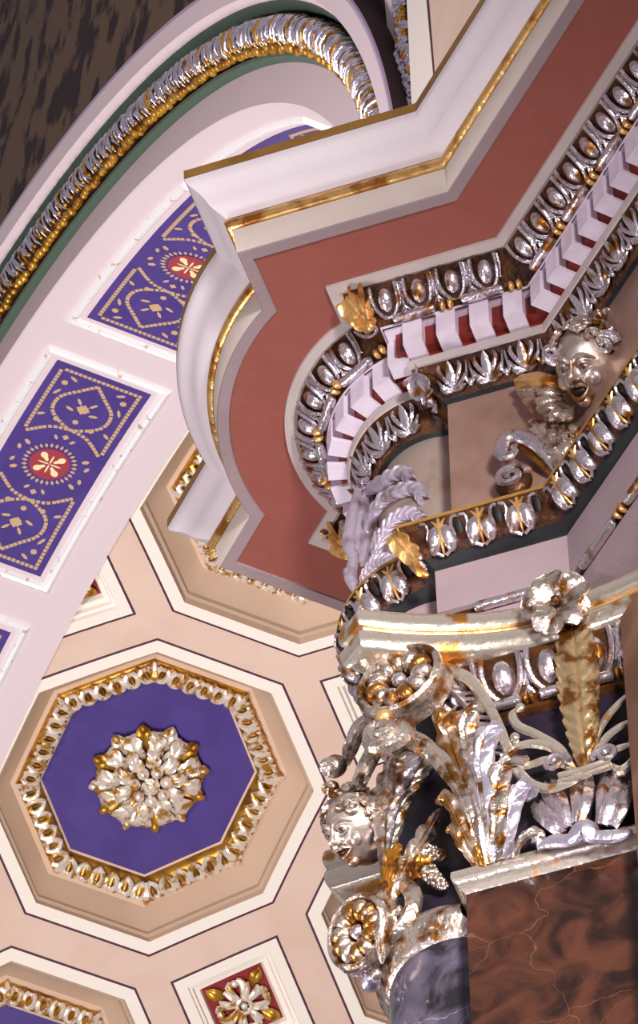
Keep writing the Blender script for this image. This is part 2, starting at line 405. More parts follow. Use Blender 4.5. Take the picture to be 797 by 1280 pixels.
# painted blue panels in the soffit
def panel(ph0, ph1, label):
    rad = 3.515
    th = thing('painted_panel', label, 'panel', AR((ph0+ph1)/2, rad, .34), 'stencilled blue panels under the arch')
    pc, hw = (ph0+ph1)/2, (ph1-ph0)/2; t_c, ht = .342, .222
    def P(u, v, h): # u across (t), v along, h out of the surface downward
        return AR(pc+v*hw, rad-h, t_c+u*ht)
    K = 14
    def ringpts(du, h):
        uu, vv = 1-du/ht, 1-du/(hw*rad)
        a = [P(-uu, -vv+2*vv*i/K, h) for i in range(K)]+[P(-uu+2*uu*i/4, vv, h) for i in range(4)]
        return a+[P(uu, vv-2*vv*i/K, h) for i in range(K)]+[P(uu-2*uu*i/4, -vv, h) for i in range(4)]
    mb = MB(); mb.grid([ringpts(d_, h_) for d_, h_ in ((-.012, 0), (-.008, .010), (.002, .017), (.014, .013), (.020, .003), (.026, -.004))], 0, closev=True)
    part('silver_frame', mb, FRAME, th, 'silvered moulded frame')
    mb = MB(); mb.grid([ringpts(d_, h_) for d_, h_ in ((.024, -.006), (.032, -.012), (.046, .002))], 0, closev=True)
    uu, vv = 1-.046/ht, 1-.046/(hw*rad)
    mb.grid([[P(-uu+2*uu*j/4, -vv+2*vv*i/K, .002) for j in range(5)] for i in range(K+1)])
    part('blue_field', mb, BLUE, th)
    mb = MB(); h1 = .0035; ar = hw*rad/ht
    def dot(u, v, ru, rot=0, mi=0, n=6, rv=None, h=h1):
        rv = rv or ru
        pts = []
        for k in range(n):
            x, y = ru*cos(2*pi*k/n), rv*sin(2*pi*k/n); X = x*cos(rot)-y*sin(rot); Y = x*sin(rot)+y*cos(rot)
            pts.append((u+X, v+Y/ar))
        a = [P(x, y, h) for x, y in pts]; b = [P(x, y, h-.0012) for x, y in pts]
        mb.poly(a, mi); mb.add(a+b, [(i, (i+1) % n, n+(i+1) % n, n+i) for i in range(n)], mi)
    def dline(pts, step=.068, sz=.034):
        c = crom([(x, y*ar, 0) for x, y in pts], 120); acc = 0; last = c[0]
        for i in range(1, 120):
            acc += np.linalg.norm(c[i]-last); last = c[i]
            if acc >= step:
                acc = 0; t = c[min(i+1, 119)]-c[i-1]; an = math.atan2(t[1], t[0])
                dot(c[i][0], c[i][1]/ar, sz*1.25, an+pi/4, 0, 4)
    for sg in (1, -1):
        def L(*p): dline([(x, y*sg) for x, y in p])
        x1, y1 = .66, .86
        L((-x1, .22), (-x1, .54), (-x1, y1)); L((-x1, y1), (0, y1), (x1, y1)); L((x1, y1), (x1, .54), (x1, .22))
        L((-x1, .20), (-.30, .32), (.10, .36), (.42, .46), (.44, .60), (.20, .72), (.02, .80))
        L((x1, .20), (.30, .32), (-.10, .36), (-.42, .46), (-.44, .60), (-.20, .72), (-.02, .80))
        dot(0, .56*sg, .115, 0, 0, 4); dot(0, .56*sg, .10, pi/4, 0, 4)
        dot(0, .43*sg, .05, 0, 0, 8)
        for s2 in (1, -1):
            dot(.30*s2, .40*sg, .05, 0, 0, 7); dot(.50*s2, .74*sg, .055, 0, 0, 7); dot(.40*s2, .80*sg, .08, s2*.5*sg, 0, 6, .03)
            dot(.53*s2, .64*sg, .09, -s2*1.1*sg, 0, 6, .028); dot(.12*s2, .62*sg, .08, s2*sg*.9, 0, 6, .028); dot(.2*s2, .53*sg, .08, s2*sg*.3, 0, 6, .03)
            dot(.56*s2, .40*sg, .07, -.6*s2*sg, 0, 6, .03); dot(.14*s2, .245*sg, .06, .9*s2*sg, 0, 5, .03); dot(.5*s2, .12*sg, .07, .6*s2*sg, 0, 5, .04)
            dot(.58*s2, .06*sg, .06, 1.2*s2*sg, 0, 5, .035)
        dot(0, .27*sg, .06, 0, 0, 4)
    for k in range(30):
        a = 2*pi*k/30; dot(.40*cos(a), .40*sin(a)/ar, .05, a, 0, 4, .028)
    dot(0, 0, .325, 0, 1, 28, .325, h=.0038)
    for k in range(4):
        a = k*pi/2+pi/4
        dot(.15*cos(a), .15*sin(a)/ar, .085, a, 2, 8, .035, h=.0045); dot(.21*cos(a), .21*sin(a)/ar, .06, a+pi/2, 2, 8, .07, h=.0045)
        dot(.10*cos(a+pi/4), .10*sin(a+pi/4)/ar, .10, a+pi/4, 2, 6, .016, h=.0045)
    part('stencil_ornament', mb, [STENCIL, STENRED, STENCR], th, 'stencilled gold dots and scrolls round a red medallion', smooth=False)
per = 19.95
for k, lb in ((-1, 'lowest blue panel at the left edge, only its corner in view'), (0, 'whole blue stencilled panel with red medallion, left of the curved cornice'),
              (1, 'blue stencilled panel partly behind the sharp upper left corner of the cornice'), (2, 'topmost blue panel, mostly hidden above the gold cornice edge')):
    panel(math.radians(85.2+per*k), math.radians(102.35+per*k), lb)

# vault field
CS, CT, PITCH = 4.628, 1.272, 1.343
mb = MB(); AP = .6075; HD = .306
def lerp2(a, b, u): return (a[0]+(b[0]-a[0])*u, a[1]+(b[1]-a[1])*u)
def octo(r_ap, cs=0, ct=0, sub=1):
    v = [(cs+r_ap/cos(pi/8)*cos(pi/8+k*pi/4), ct+r_ap/cos(pi/8)*sin(pi/8+k*pi/4)) for k in range(8)]
    return [lerp2(v[k], v[(k+1) % 8], i/sub) for k in range(8) for i in range(sub)]
def diam(h, cs, ct, sub=4):
    v = [(cs+h, ct), (cs, ct+h), (cs-h, ct), (cs, ct-h)]
    return [lerp2(v[k], v[(k+1) % 4], i/sub) for k in range(4) for i in range(sub)]
cells = [(i, j) for i in range(-2, 2) for j in range(0, 3)]
H2 = PITCH/2
for i, j in cells:
    cs, ct = CS+i*PITCH, CT+j*PITCH
    q = H2-HD; ov = [(H2, -q), (H2, q), (q, H2), (-q, H2), (-H2, q), (-H2, -q), (-q, -H2), (q, -H2)]
    iv = octo(AP, 0, 0)
    iv = [iv[(k-1) % 8] for k in range(8)]
    for k in range(8):
        a, b, c, d = ov[k], ov[(k+1) % 8], iv[(k+1) % 8], iv[k]
        n = 5
        for u in range(n):
            p0, p1 = lerp2(a, b, u/n), lerp2(a, b, (u+1)/n); p2, p3 = lerp2(d, c, (u+1)/n), lerp2(d, c, u/n)
            mb.poly([VA(cs+x, ct+y) for x, y in (p0, p1, p2, p3)])
# margin strip between the arch soffit and the first row
for i in range(-20, 32):
    s0, s1 = CS+i*PITCH/10-PITCH/20, CS+i*PITCH/10+PITCH/20
    if True: pass
ceil = mb.build('ceiling', FIELD); ceil['kind'] = 'structure'

def ring(mb, shape, levels, cs, ct, mi=0, sub=4):
    mb.grid([[VA(a, b, dep) for a, b in shape(r_, cs, ct, sub)] for r_, dep in levels], mi, closev=True)
def octagon_coffer(i, j, label, grp='octagonal coffers of the vaulted ceiling'):
    cs, ct = CS+i*PITCH, CT+j*PITCH
    th = thing('octagonal_coffer', label, 'coffer', VA(cs, ct), grp)
    mb = MB(); ring(mb, octo, [(AP+.000, 0), (AP-.009, -.001)], cs, ct); part('painted_line', mb, LINE, th, 'thin plum line')
    mb = MB(); ring(mb, octo, [(AP-.009, -.001), (.552, -.001)], cs, ct); part('border', mb, CREAM, th, 'cream border')
    mb = MB(); ring(mb, octo, [(.552, -.001), (.548, .03)], cs, ct, 0); ring(mb, octo, [(.548, .03), (.536, .034), (.532, .05)], cs, ct, 1)
    ring(mb, octo, [(.532, .05), (.470, .125)], cs, ct, 0); ring(mb, octo, [(.470, .125), (.44, .128), (.36, .150)], cs, ct, 0)
    part('stepped_reveal', mb, [REVEAL, REVEAL2], th, 'sand coloured sloping sides')
    mb = MB(); mb.grid([[VA(cs+(a-cs)*f_, ct+(b-ct)*f_, .149) for a, b in octo(.362, cs, ct, 2)] for f_ in (1, .5, .001)], 0, closev=True)
    part('blue_ground', mb, BLUE, th)
    # gilded leaf moulding
    mb = MB(); ring(mb, octo, [(.452, .13), (.447, .118), (.432, .110), (.41, .108), (.385, .116), (.374, .13), (.37, .148)], cs, ct, 1, 1)
    vv = octo(.412, cs, ct)
    for k in range(8):
        a, b = np.array(vv[k]), np.array(vv[(k+1) % 8]); L = np.linalg.norm(b-a); n = 6; t = (b-a)/L; nn = np.array([t[1], -t[0]])
        if nn@((a+b)/2-np.array([cs, ct])) < 0: nn = -nn
        for q in range(n):
            c = a+(b-a)*(q+.5)/n
            def Pn(x, y, h): w_ = c+t*x+nn*y; return VA(w_[0], w_[1], .104-h)
            for sg in (1, -1):
                mb.tube([Pn(-.004*sg, -.034, .0), Pn(.015*sg, -.020, .012), Pn(.024*sg, .008, .016), Pn(.010*sg, .030, .010), Pn(.000, .018, .008)], [.006, .011, .0125, .010, .004], 0, 6, samp=8)
            mb.tube([Pn(0, -.03, .004), Pn(0, .012, .012)], [.004, .007], 1, 5)
            mb.ell(Pn(.031, .03, .0), *(np.array([[1, 0, 0], [0, 1, 0], [0, 0, 1]])*.011), 1, 6, 4)
        w_ = a; 
        def Pc(x, y, h):
            d_ = nz(a-np.array([cs, ct])); e_ = np.array([-d_[1], d_[0]]); w2 = a+e_*x+d_*y; return VA(w2[0], w2[1], .104-h)
        mb.tube([Pc(0, -.04, .002), Pc(0, 0, .022), Pc(0, .045, .006)], [.008, .018, .006], 0, 6, samp=7)
    part('leaf_moulding', mb, [GILTW, GILTY], th, 'gilded leaf moulding round the blue ground')
    return cs, ct
def rosette(i, j, label):
    cs, ct = CS+i*PITCH, CT+j*PITCH; o = VA(cs, ct, .149); up = nz(VA(cs, ct, 1)-VA(cs, ct, 0))
    X = nz(VA(cs+.01, ct)-VA(cs, ct)); fr = Fr(o, X, np.cross(-up, X), -up)
    th = thing('gilded_rosette', label, 'rosette', o, 'gilded rosettes in the blue octagons')
    mb = MB(); mb.ell(fr.p(0, 0, 0), fr.x*.13, fr.y*.13, fr.z*.06, 0, 20, 8)
    part('boss', mb, GROUND, th)
    for k in range(12):
        a = 2*pi*k/12; f2 = fr.at(0, 0, 0, a)
        mb = MB()
        if True:
            mb.leaf(f2, [(.09, .012), (.15, .03), (.19, .034), (.222, .018)], .036, 1, 0, 10, 3, .006, .3, .05, .0)
            mb.ell(f2.p(0, .205, .034), f2.x*.016, f2.y*.022, f2.z*.014, 0, 8, 6)
        part('outer_petal', mb, GILTW if k % 2 else GILTY, th)
    mb = MB()
    for k in range(12):
        f2 = fr.at(0, 0, 0, 2*pi*(k+.5)/12)
        mb.leaf(f2, [(.07, .03), (.12, .062), (.168, .060), (.196, .040)], .034, 3, 0, 20, 4, .006, .35, .42, .9)
    for k in range(10):
        f2 = fr.at(0, 0, 0, 2*pi*k/10)
        mb.leaf(f2, [(.05, .05), (.085, .088), (.118, .090), (.142, .066)], .029, 2, 0, 16, 4, .006, .4, .4, .8)
    part('acanthus_whorl', mb, GILTW, th, 'ring of pale gilded acanthus leaves')
    mb = MB()
    for k in range(7):
        a = 2*pi*k/7; mb.ell(fr.p(.060*cos(a), .060*sin(a), .095), fr.x*.024, fr.y*.024, fr.z*.026, 0, 12, 8)
    for k in range(5):
        a = 2*pi*(k+.3)/5
        mb.tube([fr.p(.02*cos(a+q*.9), .02*sin(a+q*.9), .105+.004*q) if False else fr.p((.012+.006*q)*cos(a+q*.8), (.012+.006*q)*sin(a+q*.8), .112-.004*q) for q in range(5)], [.004, .007, .008, .007, .005], 0, 6)
    mb.ell(fr.p(0, 0, .1), fr.x*.014, fr.y*.014, fr.z*.012, 0, 8, 6)
    part('bud_cluster', mb, [GILTW], th, 'cluster of round buds in the middle')
for i, j, lb, lr in ((0, 0, 'complete octagonal coffer with blue ground in the lower left of the vault', 'big gilded rosette at the centre of the complete blue octagon'),
                 (1, 0, 'octagonal coffer half hidden behind the curved cornice', 'gilded rosette in the octagon hidden behind the cornice'),
                 (-1, 0, 'octagonal coffer cut off at the bottom left edge', 'gilded rosette in the cut off bottom left octagon'),
                 (0, 1, 'octagonal coffer mostly hidden behind the carved capital', 'gilded rosette behind the carved capital')):
    octagon_coffer(i, j, lb)
    if (i, j) in ((0, 0),): rosette(i, j, lr)
def square_coffer(i, j, label, flower, grp='small square coffers between the octagons'):
    cs, ct = CS+(i+.5)*PITCH, CT+(j+.5)*PITCH
    th = thing('square_coffer', label, 'coffer', VA(cs, ct), grp)
    mb = MB(); ring(mb, diam, [(HD+.001, 0), (HD-.012, -.001)], cs, ct); part('painted_line', mb, LINE, th, 'thin plum line')
    mb = MB(); ring(mb, diam, [(HD-.012, -.001), (.235, -.001)], cs, ct); part('border', mb, CREAM, th)
    mb = MB(); ring(mb, diam, [(.235, -.001), (.228, .012), (.214, .014), (.205, .03), (.180, .033), (.168, .055)], cs, ct); part('stepped_frame', mb, CREAM, th)
    mb = MB(); mb.grid([[VA(cs+(a-cs)*f_, ct+(b-ct)*f_, .054) for a, b in diam(.169, cs, ct, 2)] for f_ in (1, .5, .001)], 0, closev=True); part('red_ground', mb, REDP, th)
    if flower:
        o = VA(cs, ct, .054); up = nz(VA(cs, ct, 1)-VA(cs, ct, 0)); X = nz(VA(cs+.01, ct)-VA(cs, ct)); fr = Fr(o, X, np.cross(-up, X), -up)
        fl = thing('silver_flower', flower, 'flower', o, 'silver flowers in the red squares')
        for k in range(4):
            f2 = fr.at(0, 0, 0, k*pi/2); mb = MB()
            mb.leaf(f2, [(.08, .01), (.12, .022), (.155, .012)], .024, 1, 0, 8, 3, .004, .4, .1, 0); part('gold_leaf', mb, GILTY, fl)
        for k in range(4):
            f2 = fr.at(0, 0, 0, k*pi/2+pi/4); mb = MB()
            for sg in (1, -1): mb.tube([f2.p(.004*sg, .02, .02), f2.p(.02*sg, .05, .03), f2.p(.028*sg, .085, .024), f2.p(.012*sg, .10, .018)], [.008, .013, .016, .010], 0, 8, samp=8, flat=.8)
            mb.ell(f2.p(0, .092, .022), f2.x*.018, f2.y*.016, f2.z*.014, 0, 8, 6)
            part('petal', mb, GILTW, fl)
            mb = MB(); f3 = fr.at(0, 0, 0, k*pi/2)
            for sg in (1, -1): mb.tube([f3.p(.003*sg, .02, .03), f3.p(.013*sg, .06, .036), f3.p(.02*sg, .09, .022)], [.006, .011, .007], 0, 8, samp=6)
            part('petal', mb, GILTW, fl)
        mb = MB(); mb.tube([fr.p(.028*cos(a), .028*sin(a), .04) for a in np.linspace(0, 2*pi, 17)], .008, 0, 6, caps=False); mb.ell(fr.p(0, 0, .034), fr.x*.014, fr.y*.014, fr.z*.012, 0)
        part('centre', mb, GILTW, fl)
for i, j, lb, fl in ((-1, 0, 'square red coffer at the bottom edge of the photo', 'silver flower in the red square at the bottom edge'),
                 (0, -1, 'square red coffer beside the arch edge, half covered', 'silver flower in the half covered red square by the arch'),
                 (0, 0, 'square coffer just left of the carved capital', None), (-1, -1, 'square coffer at the far left beyond the arch edge', None), (1, -1, 'square coffer above, behind the cornice', None)):
    square_coffer(i, j, lb, fl)
done8 = {(0, 0), (1, 0), (-1, 0), (0, 1)}; done4 = {(-1, 0), (0, -1), (0, 0), (-1, -1), (1, -1)}
for i, j in cells:
    if (i, j) not in done8: octagon_coffer(i, j, 'octagonal coffer of the vault hidden behind the pier or past the frame', 'hidden octagonal coffers')
for i in range(-3, 2):
    for j in range(-1, 3):
        if (i, j) not in done4: square_coffer(i, j, 'square coffer of the vault hidden behind the pier or past the frame', None, 'hidden square coffers')

# ================================================================== ENTABLATURE
def mid(z, d=0): return onA(0, d, z)
cor = thing('cornice', 'large projecting lilac and stone cornice with gold edges turning round the pier', 'cornice', mid(8.2, .3))
mb = MB(); sweep(mb, [(8.30, .0), (8.294, .366), (8.269, .3655)]); part('gold_fascia', mb, GOLDP, cor, 'matt gold top edge')
mb = MB()
cy = [(8.269, .3650), (8.262, .3630), (8.256, .3605)]
for i in range(13):
    u = i/12; cy.append((8.256-.058*u, .3605-.0535*(u+.07*sin(2*pi*u))))
sweep(mb, cy+[(8.1965, .305)]); part('cyma', mb, LILAC, cor, 'lilac white curved upper moulding')
mb = MB(); sweep(mb, [(8.197, .3045)]+[(8.183+.0125*cos(a), .3005+.0085*sin(a)) for a in np.linspace(.1, pi-.1, 9)]+[(8.170, .298)]); part('gold_bead', mb, GOLDB, cor, 'bright gold bead line')
mb = MB(); sweep(mb, [(8.170, .297), (8.107, .2905)], 0); sweep(mb, [(8.107, .2905), (8.1045, .2885), (8.1055, .268), (8.1095, .2665)], 1)
part('corona', mb, [STONE, FASCIA], cor)
mb = MB(); sweep(mb, [(8.1095, .268), (8.1095, .163)]); part('soffit', mb, SOFFIT, cor, 'terracotta painted underside')
mb = MB(); sweep(mb, [(8.112, .1675), (8.103, .1670), (8.100, .150), (8.104, .1435)]); part('inner_fillet', mb, FILLET, cor)

# egg and dart course
egg = thing('egg_and_dart_course', 'gilded egg and dart moulding directly below the terracotta soffit', 'moulding', mid(8.08, .13))
mb = MB(); sweep(mb, [(8.106, .1475), (8.103, .143), (8.092, .134), (8.074, .119), (8.060, .104), (8.052, .094), (8.040, .088)]); part('ground', mb, GROUND, egg, 'umber glazed ground')
TV = math.radians(52)
def egg_unit(fr, sc_, parent, named=True):
    mb = MB(); z0 = .000
    mb.ell(fr.p(0, 0, z0), fr.x*.0155*sc_, fr.y*.0245*sc_, fr.z*.0165*sc_, 0, 14, 10); part('egg', mb, SILVER, parent)
    mb = MB()
    U = [(-.0235, .030, .004), (-.0245, .008, .009), (-.0205, -.014, .009), (-.010, -.029, .006), (0, -.0325, .004), (.010, -.029, .006), (.0205, -.014, .009), (.0245, .008, .009), (.0235, .030, .004)]
    mb.tube([fr.p(x*sc_, y*sc_, z*sc_) for x, y, z in U], .0038*sc_, 0, 6, samp=22)
    mb.tube([fr.p(x*sc_*1.16-0, (y-.002)*sc_, (z-.005)*sc_) for x, y, z in U[:3]], .0026*sc_, 0, 5, samp=8)
    mb.tube([fr.p(x*sc_*1.16, (y-.002)*sc_, (z-.005)*sc_) for x, y, z in U[-3:]], .0026*sc_, 0, 5, samp=8)
    part('shell', mb, SILVER, parent, 'silver rim round the egg')
def dart_unit(fr, sc_, parent):
    mb = MB(); mb.tube([fr.p(0, .028*sc_, .002), fr.p(0, -.012*sc_, .006), fr.p(0, -.030*sc_, .004)], [.0022, .003, .0018], 0, 5, flat=.8)
    for sg in (1, -1): mb.tube([fr.p(0, -.020*sc_, .005), fr.p(.006*sg, -.026*sc_, .004), fr.p(.010*sg, -.031*sc_, .001)], [.0032, .0026, .001], 0, 5)
    part('dart', mb, SILVER, parent)
for seg in SEGS:
    for fr in frames(.1225, 8.0785, .0605, TV, seg, .022 if seg in('A', 'arc') else .012):
        egg_unit(fr, .97, egg)
    if seg in ('A', 'D2', 'arc'):
        L = frames(.1225, 8.0785, .0605, TV, seg, .022 if seg in('A', 'arc') else .012, phase=1.0)
        for fr in L[:-1] if seg != 'D2' else L: dart_unit(fr, .97, egg)
def corner_frame(d, z, tv, which='OA'):
    P = plan(d)
    if which == 'OA': p, n2 = P['O'], nz(nA-A)
    elif which == 'OB': p, n2 = P['OB'], nz(nB-Bv)
    elif which == 'I': p, n2 = P['I'], nz(nA+nD)
    up = np.array([0, 0, 1.]); n3 = v3(n2, 0); return Fr(v3(p, z), np.cross(n3, up)*-1, n3*sin(tv)+up*cos(tv), n3*cos(tv)-up*sin(tv))
for wh in ('OA', 'OB'):
    fr = corner_frame(.128, 8.085, math.radians(40), wh); mb = MB()
    mb.leaf(fr, [(.030, -.016), (.022, .006), (-.012, .010), (-.040, .004), (-.062, .004)], .030, 4, 0, 26, 5, .004, .35, .35, .5)
    for sg in (1, -1):
        mb.tube([fr.p(.012*sg, -.03, .008), fr.p(.026*sg, -.005, .003), fr.p(.036*sg, .018, -.008)], [.004, .0075, .003], 0, 6, samp=8)
        mb.tube([fr.p(.008*sg, -.045, .006), fr.p(.020*sg, -.028, .002), fr.p(.030*sg, -.014, -.010)], [.003, .006, .003], 0, 6, samp=8)
    mb.ell(fr.p(0, -.055, .006), fr.x*.009, fr.y*.011, fr.z*.008, 0, 8, 6)
    part('corner_leaf', mb, GOLDB, egg, 'gold acanthus leaf wrapping the corner')

# bead and reel
def bead_reel(parent, d, z, tv, pitch, rad, segs, blen=.66, pads=(.012,), ml=SILVER, mr=GOLDB):
    for seg in segs:
        for fr in frames(d, z, pitch, tv, seg, pads[0]):
            L = pitch*blen/2; mb = MB()
            mb.tube([fr.p(x, 0, 0) for x in (-L, -L+rad*.3, -L+rad, 0, L-rad, L-rad*.3, L)], [rad*.3, rad*.8, rad, rad, rad, rad*.8, rad*.3], 0, 12)
            part('bead', mb, ml, parent)
            mb = MB()
            for k in (-1, 1):
                c = fr.p(pitch/2+k*rad*.78, 0, 0); mb.ell(c, fr.x*rad*.62, fr.y*rad*1.1, fr.z*rad*1.1, 0, 8, 12)
            part('reel', mb, mr, parent)
br = thing('bead_and_reel_course', 'silver bead and gold reel string between the eggs and the dentils', 'moulding', mid(8.045, .1))
mb = MB(); sweep(mb, [(8.052, .094), (8.050, .0915), (8.044, .0905)]); part('ground', mb, GROUND, br)
bead_reel(br, .1010, 8.0465, TV, .122, .0092, SEGS)

# dentils
den = thing('dentil_course', 'course of white dentil blocks on an oxblood red band', 'moulding', mid(8.01, .07))
mb = MB(); sweep(mb, [(8.0445, .0915), (8.0445, .068)], 1); sweep(mb, [(8.0425, .070), (7.9885, .070), (7.9885, .050), (7.972, .050)], 0); part('backing', mb, [RED, DENTIL], den, 'oxblood red band behind the blocks')
mb = MB(); sweep(mb, [(8.0475, .0915), (8.0425, .0913), (8.0425, .069)]); part('top_fillet', mb, DENTIL, den)
for seg in SEGS:
    for fr in frames(.070, 8.012, .0560, 0, seg, .006 if seg in ('A', 'D2') else (.014 if seg == 'arc' else .004)):
        mb = MB(); x = .0178
        mb.box(fr, -x, x, -.0320, .0305, -.021, .0203); part('dentil', mb, DENTIL, den, smooth=False)
# bed moulding with leaves
bed = thing('leaf_bed_moulding', 'silver acanthus leaf moulding below the dentils', 'moulding', mid(7.93, .03))
mb = MB(); sweep(mb, [(7.974, .0505), (7.9735, .0555), (7.970, .0560), (7.956, .0530), (7.9545, .050)], 1)
prof = [(7.9545, .050), (7.950, .047)]+[(7.950-.046*u, .047-.036*u-.006*sin(2*pi*u)) for u in np.linspace(.1, 1, 8)]+[(7.900, .0065)]
sweep(mb, prof, 0); sweep(mb, [(7.900, .0065), (7.899, .0055), (7.895, .003), (7.893, .0005)], 2); part('ground', mb, [GROUND, FILLET, BLACK], bed)
def palm(fr, k, parent, m_=SILVER):
    mb = MB()
    mb.leaf(fr, [(-.030*k, .000), (-.012*k, .006), (.010*k, .008), (.026*k, .012)], .008*k, 1, 0, 8, 2, .002, .5, .05, 0)
    for sg in (1, -1):
        mb.tube([fr.p(.001*sg, -.026*k, .002), fr.p(.010*sg*k, -.010*k, .006*k), fr.p(.019*sg*k, .010*k, .006*k), fr.p(.017*sg*k, .022*k, .004)], [.002, .0042*k, .0045*k, .002], 0, 6, samp=8)
        mb.tube([fr.p(.002*sg, -.028*k, .003), fr.p(.016*sg*k, -.020*k, .007*k), fr.p(.025*sg*k, -.004*k, .005*k)], [.002, .0046*k, .002], 0, 6, samp=7)
        mb.tube([fr.p(.002*sg, -.030*k, .003), fr.p(.012*sg*k, -.030*k, .006*k), fr.p(.022*sg*k, -.022*k, .003*k)], [.002, .004*k, .002], 0, 6, samp=6)
    part('leaf', mb, m_, parent)
def curl(fr, k, parent):
    mb = MB()
    for sg in (1, -1):
        mb.tube([fr.p(.002*sg, .022*k, .001), fr.p(.004*sg, .000, .004), fr.p(.007*sg*k, -.016*k, .006), fr.p(.004*sg, -.024*k, .004)], [.0018, .0028, .0036, .0018], 0, 6, samp=8)
    mb.ell(fr.p(0, -.022*k, .002), fr.x*.006, fr.y*.009, fr.z*.006, 0, 8, 6)
    part('leaf', mb, SILVER, parent)
TV2 = math.radians(30)
for seg in SEGS:
    pd = {'A': .02, 'arc': .02}.get(seg, .01)
    for fr in frames(.034, 7.927, .062, TV2, seg, pd): palm(fr, 1.03, bed)
    if seg in ('A', 'D2', 'arc'):
        for fr in frames(.034, 7.927, .062, TV2, seg, pd, phase=1.0): curl(fr, 1.0, bed)
for wh in ('OA',):
    fr = corner_frame(.040, 7.935, math.radians(30), wh); mb = MB()
    mb.leaf(fr, [(.020, -.012), (.016, .006), (-.010, .010), (-.036, .004), (-.050, .010)], .026, 3, 0, 22, 5, .004, .35, .35, .5)
    part('corner_leaf', mb, SILVER, bed)

# frieze
fz = MB(); sweep(fz, [(7.897, .0), (7.47, .0)]); 
fo = thing('frieze', 'satin bronze painted frieze between the two rows of carved leaves', 'frieze', mid(7.7, 0))
P = plan(0)
mb = MB(); rows = [[v3(p, z) for p in path(0)[:4]] for z in (7.9, 7.47)]; mb.grid(rows); part('flat_face', mb, FRIEZE, fo)
mb = MB(); rows = [[v3(p, z) for p in path(0)[3:NARC+3]] for z in (7.9, 7.47)]; mb.grid(rows); part('rounded_face', mb, FRIEZES, fo, 'worn silvered rounded face above the column')
mb = MB(); rows = [[v3(p, z) for p in path(0)[NARC+2:]] for z in (7.9, 7.47)]; mb.grid(rows); part('far_face', mb, FRIEZE, fo)

# architrave
arc_ = thing('architrave', 'mauve grey architrave with gold edge and leaf and dart moulding above the capital', 'architrave', mid(7.4, .05))
mb = MB(); sweep(mb, [(7.490, .0), (7.490, .0787), (7.4815, .0787)]); part('gold_edge', mb, GOLDP, arc_, 'matt gold top edge')
mb = MB(); sweep(mb, [(7.4815, .078), (7.476, .074)]+[(7.476-.048*u, .074-.034*u-.006*sin(2*pi*u)) for u in np.linspace(.1, 1, 8)], 0); sweep(mb, [(7.428, .040), (7.424, .034), (7.414, .028), (7.4065, .0245)], 1); part('ground', mb, [GROUND, BLACK], arc_)
def heart(fr, k, parent):
    mb = MB()
    for sg in (1, -1):   # bulging leaf halves
        mb.ell(fr.p(.0120*sg*k, -.006*k, .003), (fr.x*.0128+fr.y*.002*sg)*k, (fr.y*.0255-fr.x*.004*sg)*k, fr.z*.0135*k, 0, 12, 8)
        mb.tube([fr.p(.0025*sg, -.034*k, .004), fr.p(.015*sg*k, -.024*k, .007), fr.p(.0225*sg*k, -.004*k, .006), fr.p(.0195*sg*k, .014*k, .004), fr.p(.023*sg*k, .027*k, .003), fr.p(.0315*sg*k, .029*k, .002)], .0030*k, 0, 6, samp=18)
    part('leaf', mb, SILVER, parent)
    mb = MB(); mb.tube([fr.p(0, .030*k, .002), fr.p(0, .012*k, .008), fr.p(0, -.016*k, .010), fr.p(0, -.032*k, .006)], [.0032, .0030, .0028, .0016], 0, 6, samp=8)
    for sg in (1, -1): mb.tube([fr.p(0, .010*k, .006), fr.p(.006*sg, .022*k, .004), fr.p(.012*sg, .029*k, .001)], [.002, .003, .0015], 0, 5, samp=6)
    part('dart', mb, GOLDB, parent)
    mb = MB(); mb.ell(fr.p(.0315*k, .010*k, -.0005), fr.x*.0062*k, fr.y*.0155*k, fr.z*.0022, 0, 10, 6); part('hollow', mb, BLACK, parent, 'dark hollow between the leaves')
TV3 = math.radians(35)
for seg in SEGS:
    pd = {'A': .022, 'arc': .018}.get(seg, .008)
    for fr in frames(.0585, 7.452, .0635, TV3, seg, pd): heart(fr, 1.04, arc_)
for wh in ('OA',):
    fr = corner_frame(.068, 7.455, math.radians(35), wh); mb = MB()
    mb.leaf(fr, [(.028, -.006), (.018, .008), (-.008, .008), (-.034, .002), (-.050, .004)], .024, 4, 0, 24, 5, .004, .35, .35, .5)
    mb.tube([fr.p(0, -.044, .006), fr.p(-.004, -.066, .006), fr.p(0, -.082, .0)], [.007, .010, .004], 0, 8, samp=8)
    part('corner_leaf', mb, [GOLDB], arc_, 'gold leaf on the corner')
mb = MB(); sweep(mb, [(7.4065, .0256), (7.2976, .0242), (7.2976, .014)]); part('fascia', mb, FASCIA, arc_)
mb = MB(); sweep(mb, [(7.2976, .014), (7.284, .010)], 1); sweep(mb, [(7.284, .012), (7.236, .010), (7.234, -.02)], 0); mb.poly([v3(p, 7.234) for p in path(-.02)], 0); part('lower_fascia', mb, [FASCIA, GROUND], arc_)
ab = thing('architrave_bead_string', 'bead and reel string along the bottom of the mauve architrave fascia', 'moulding', mid(7.29, .02))
bead_reel(ab, .0205, 7.2895, math.radians(45), .155, .0095, ('A', 'D2', 'arc'), .74)
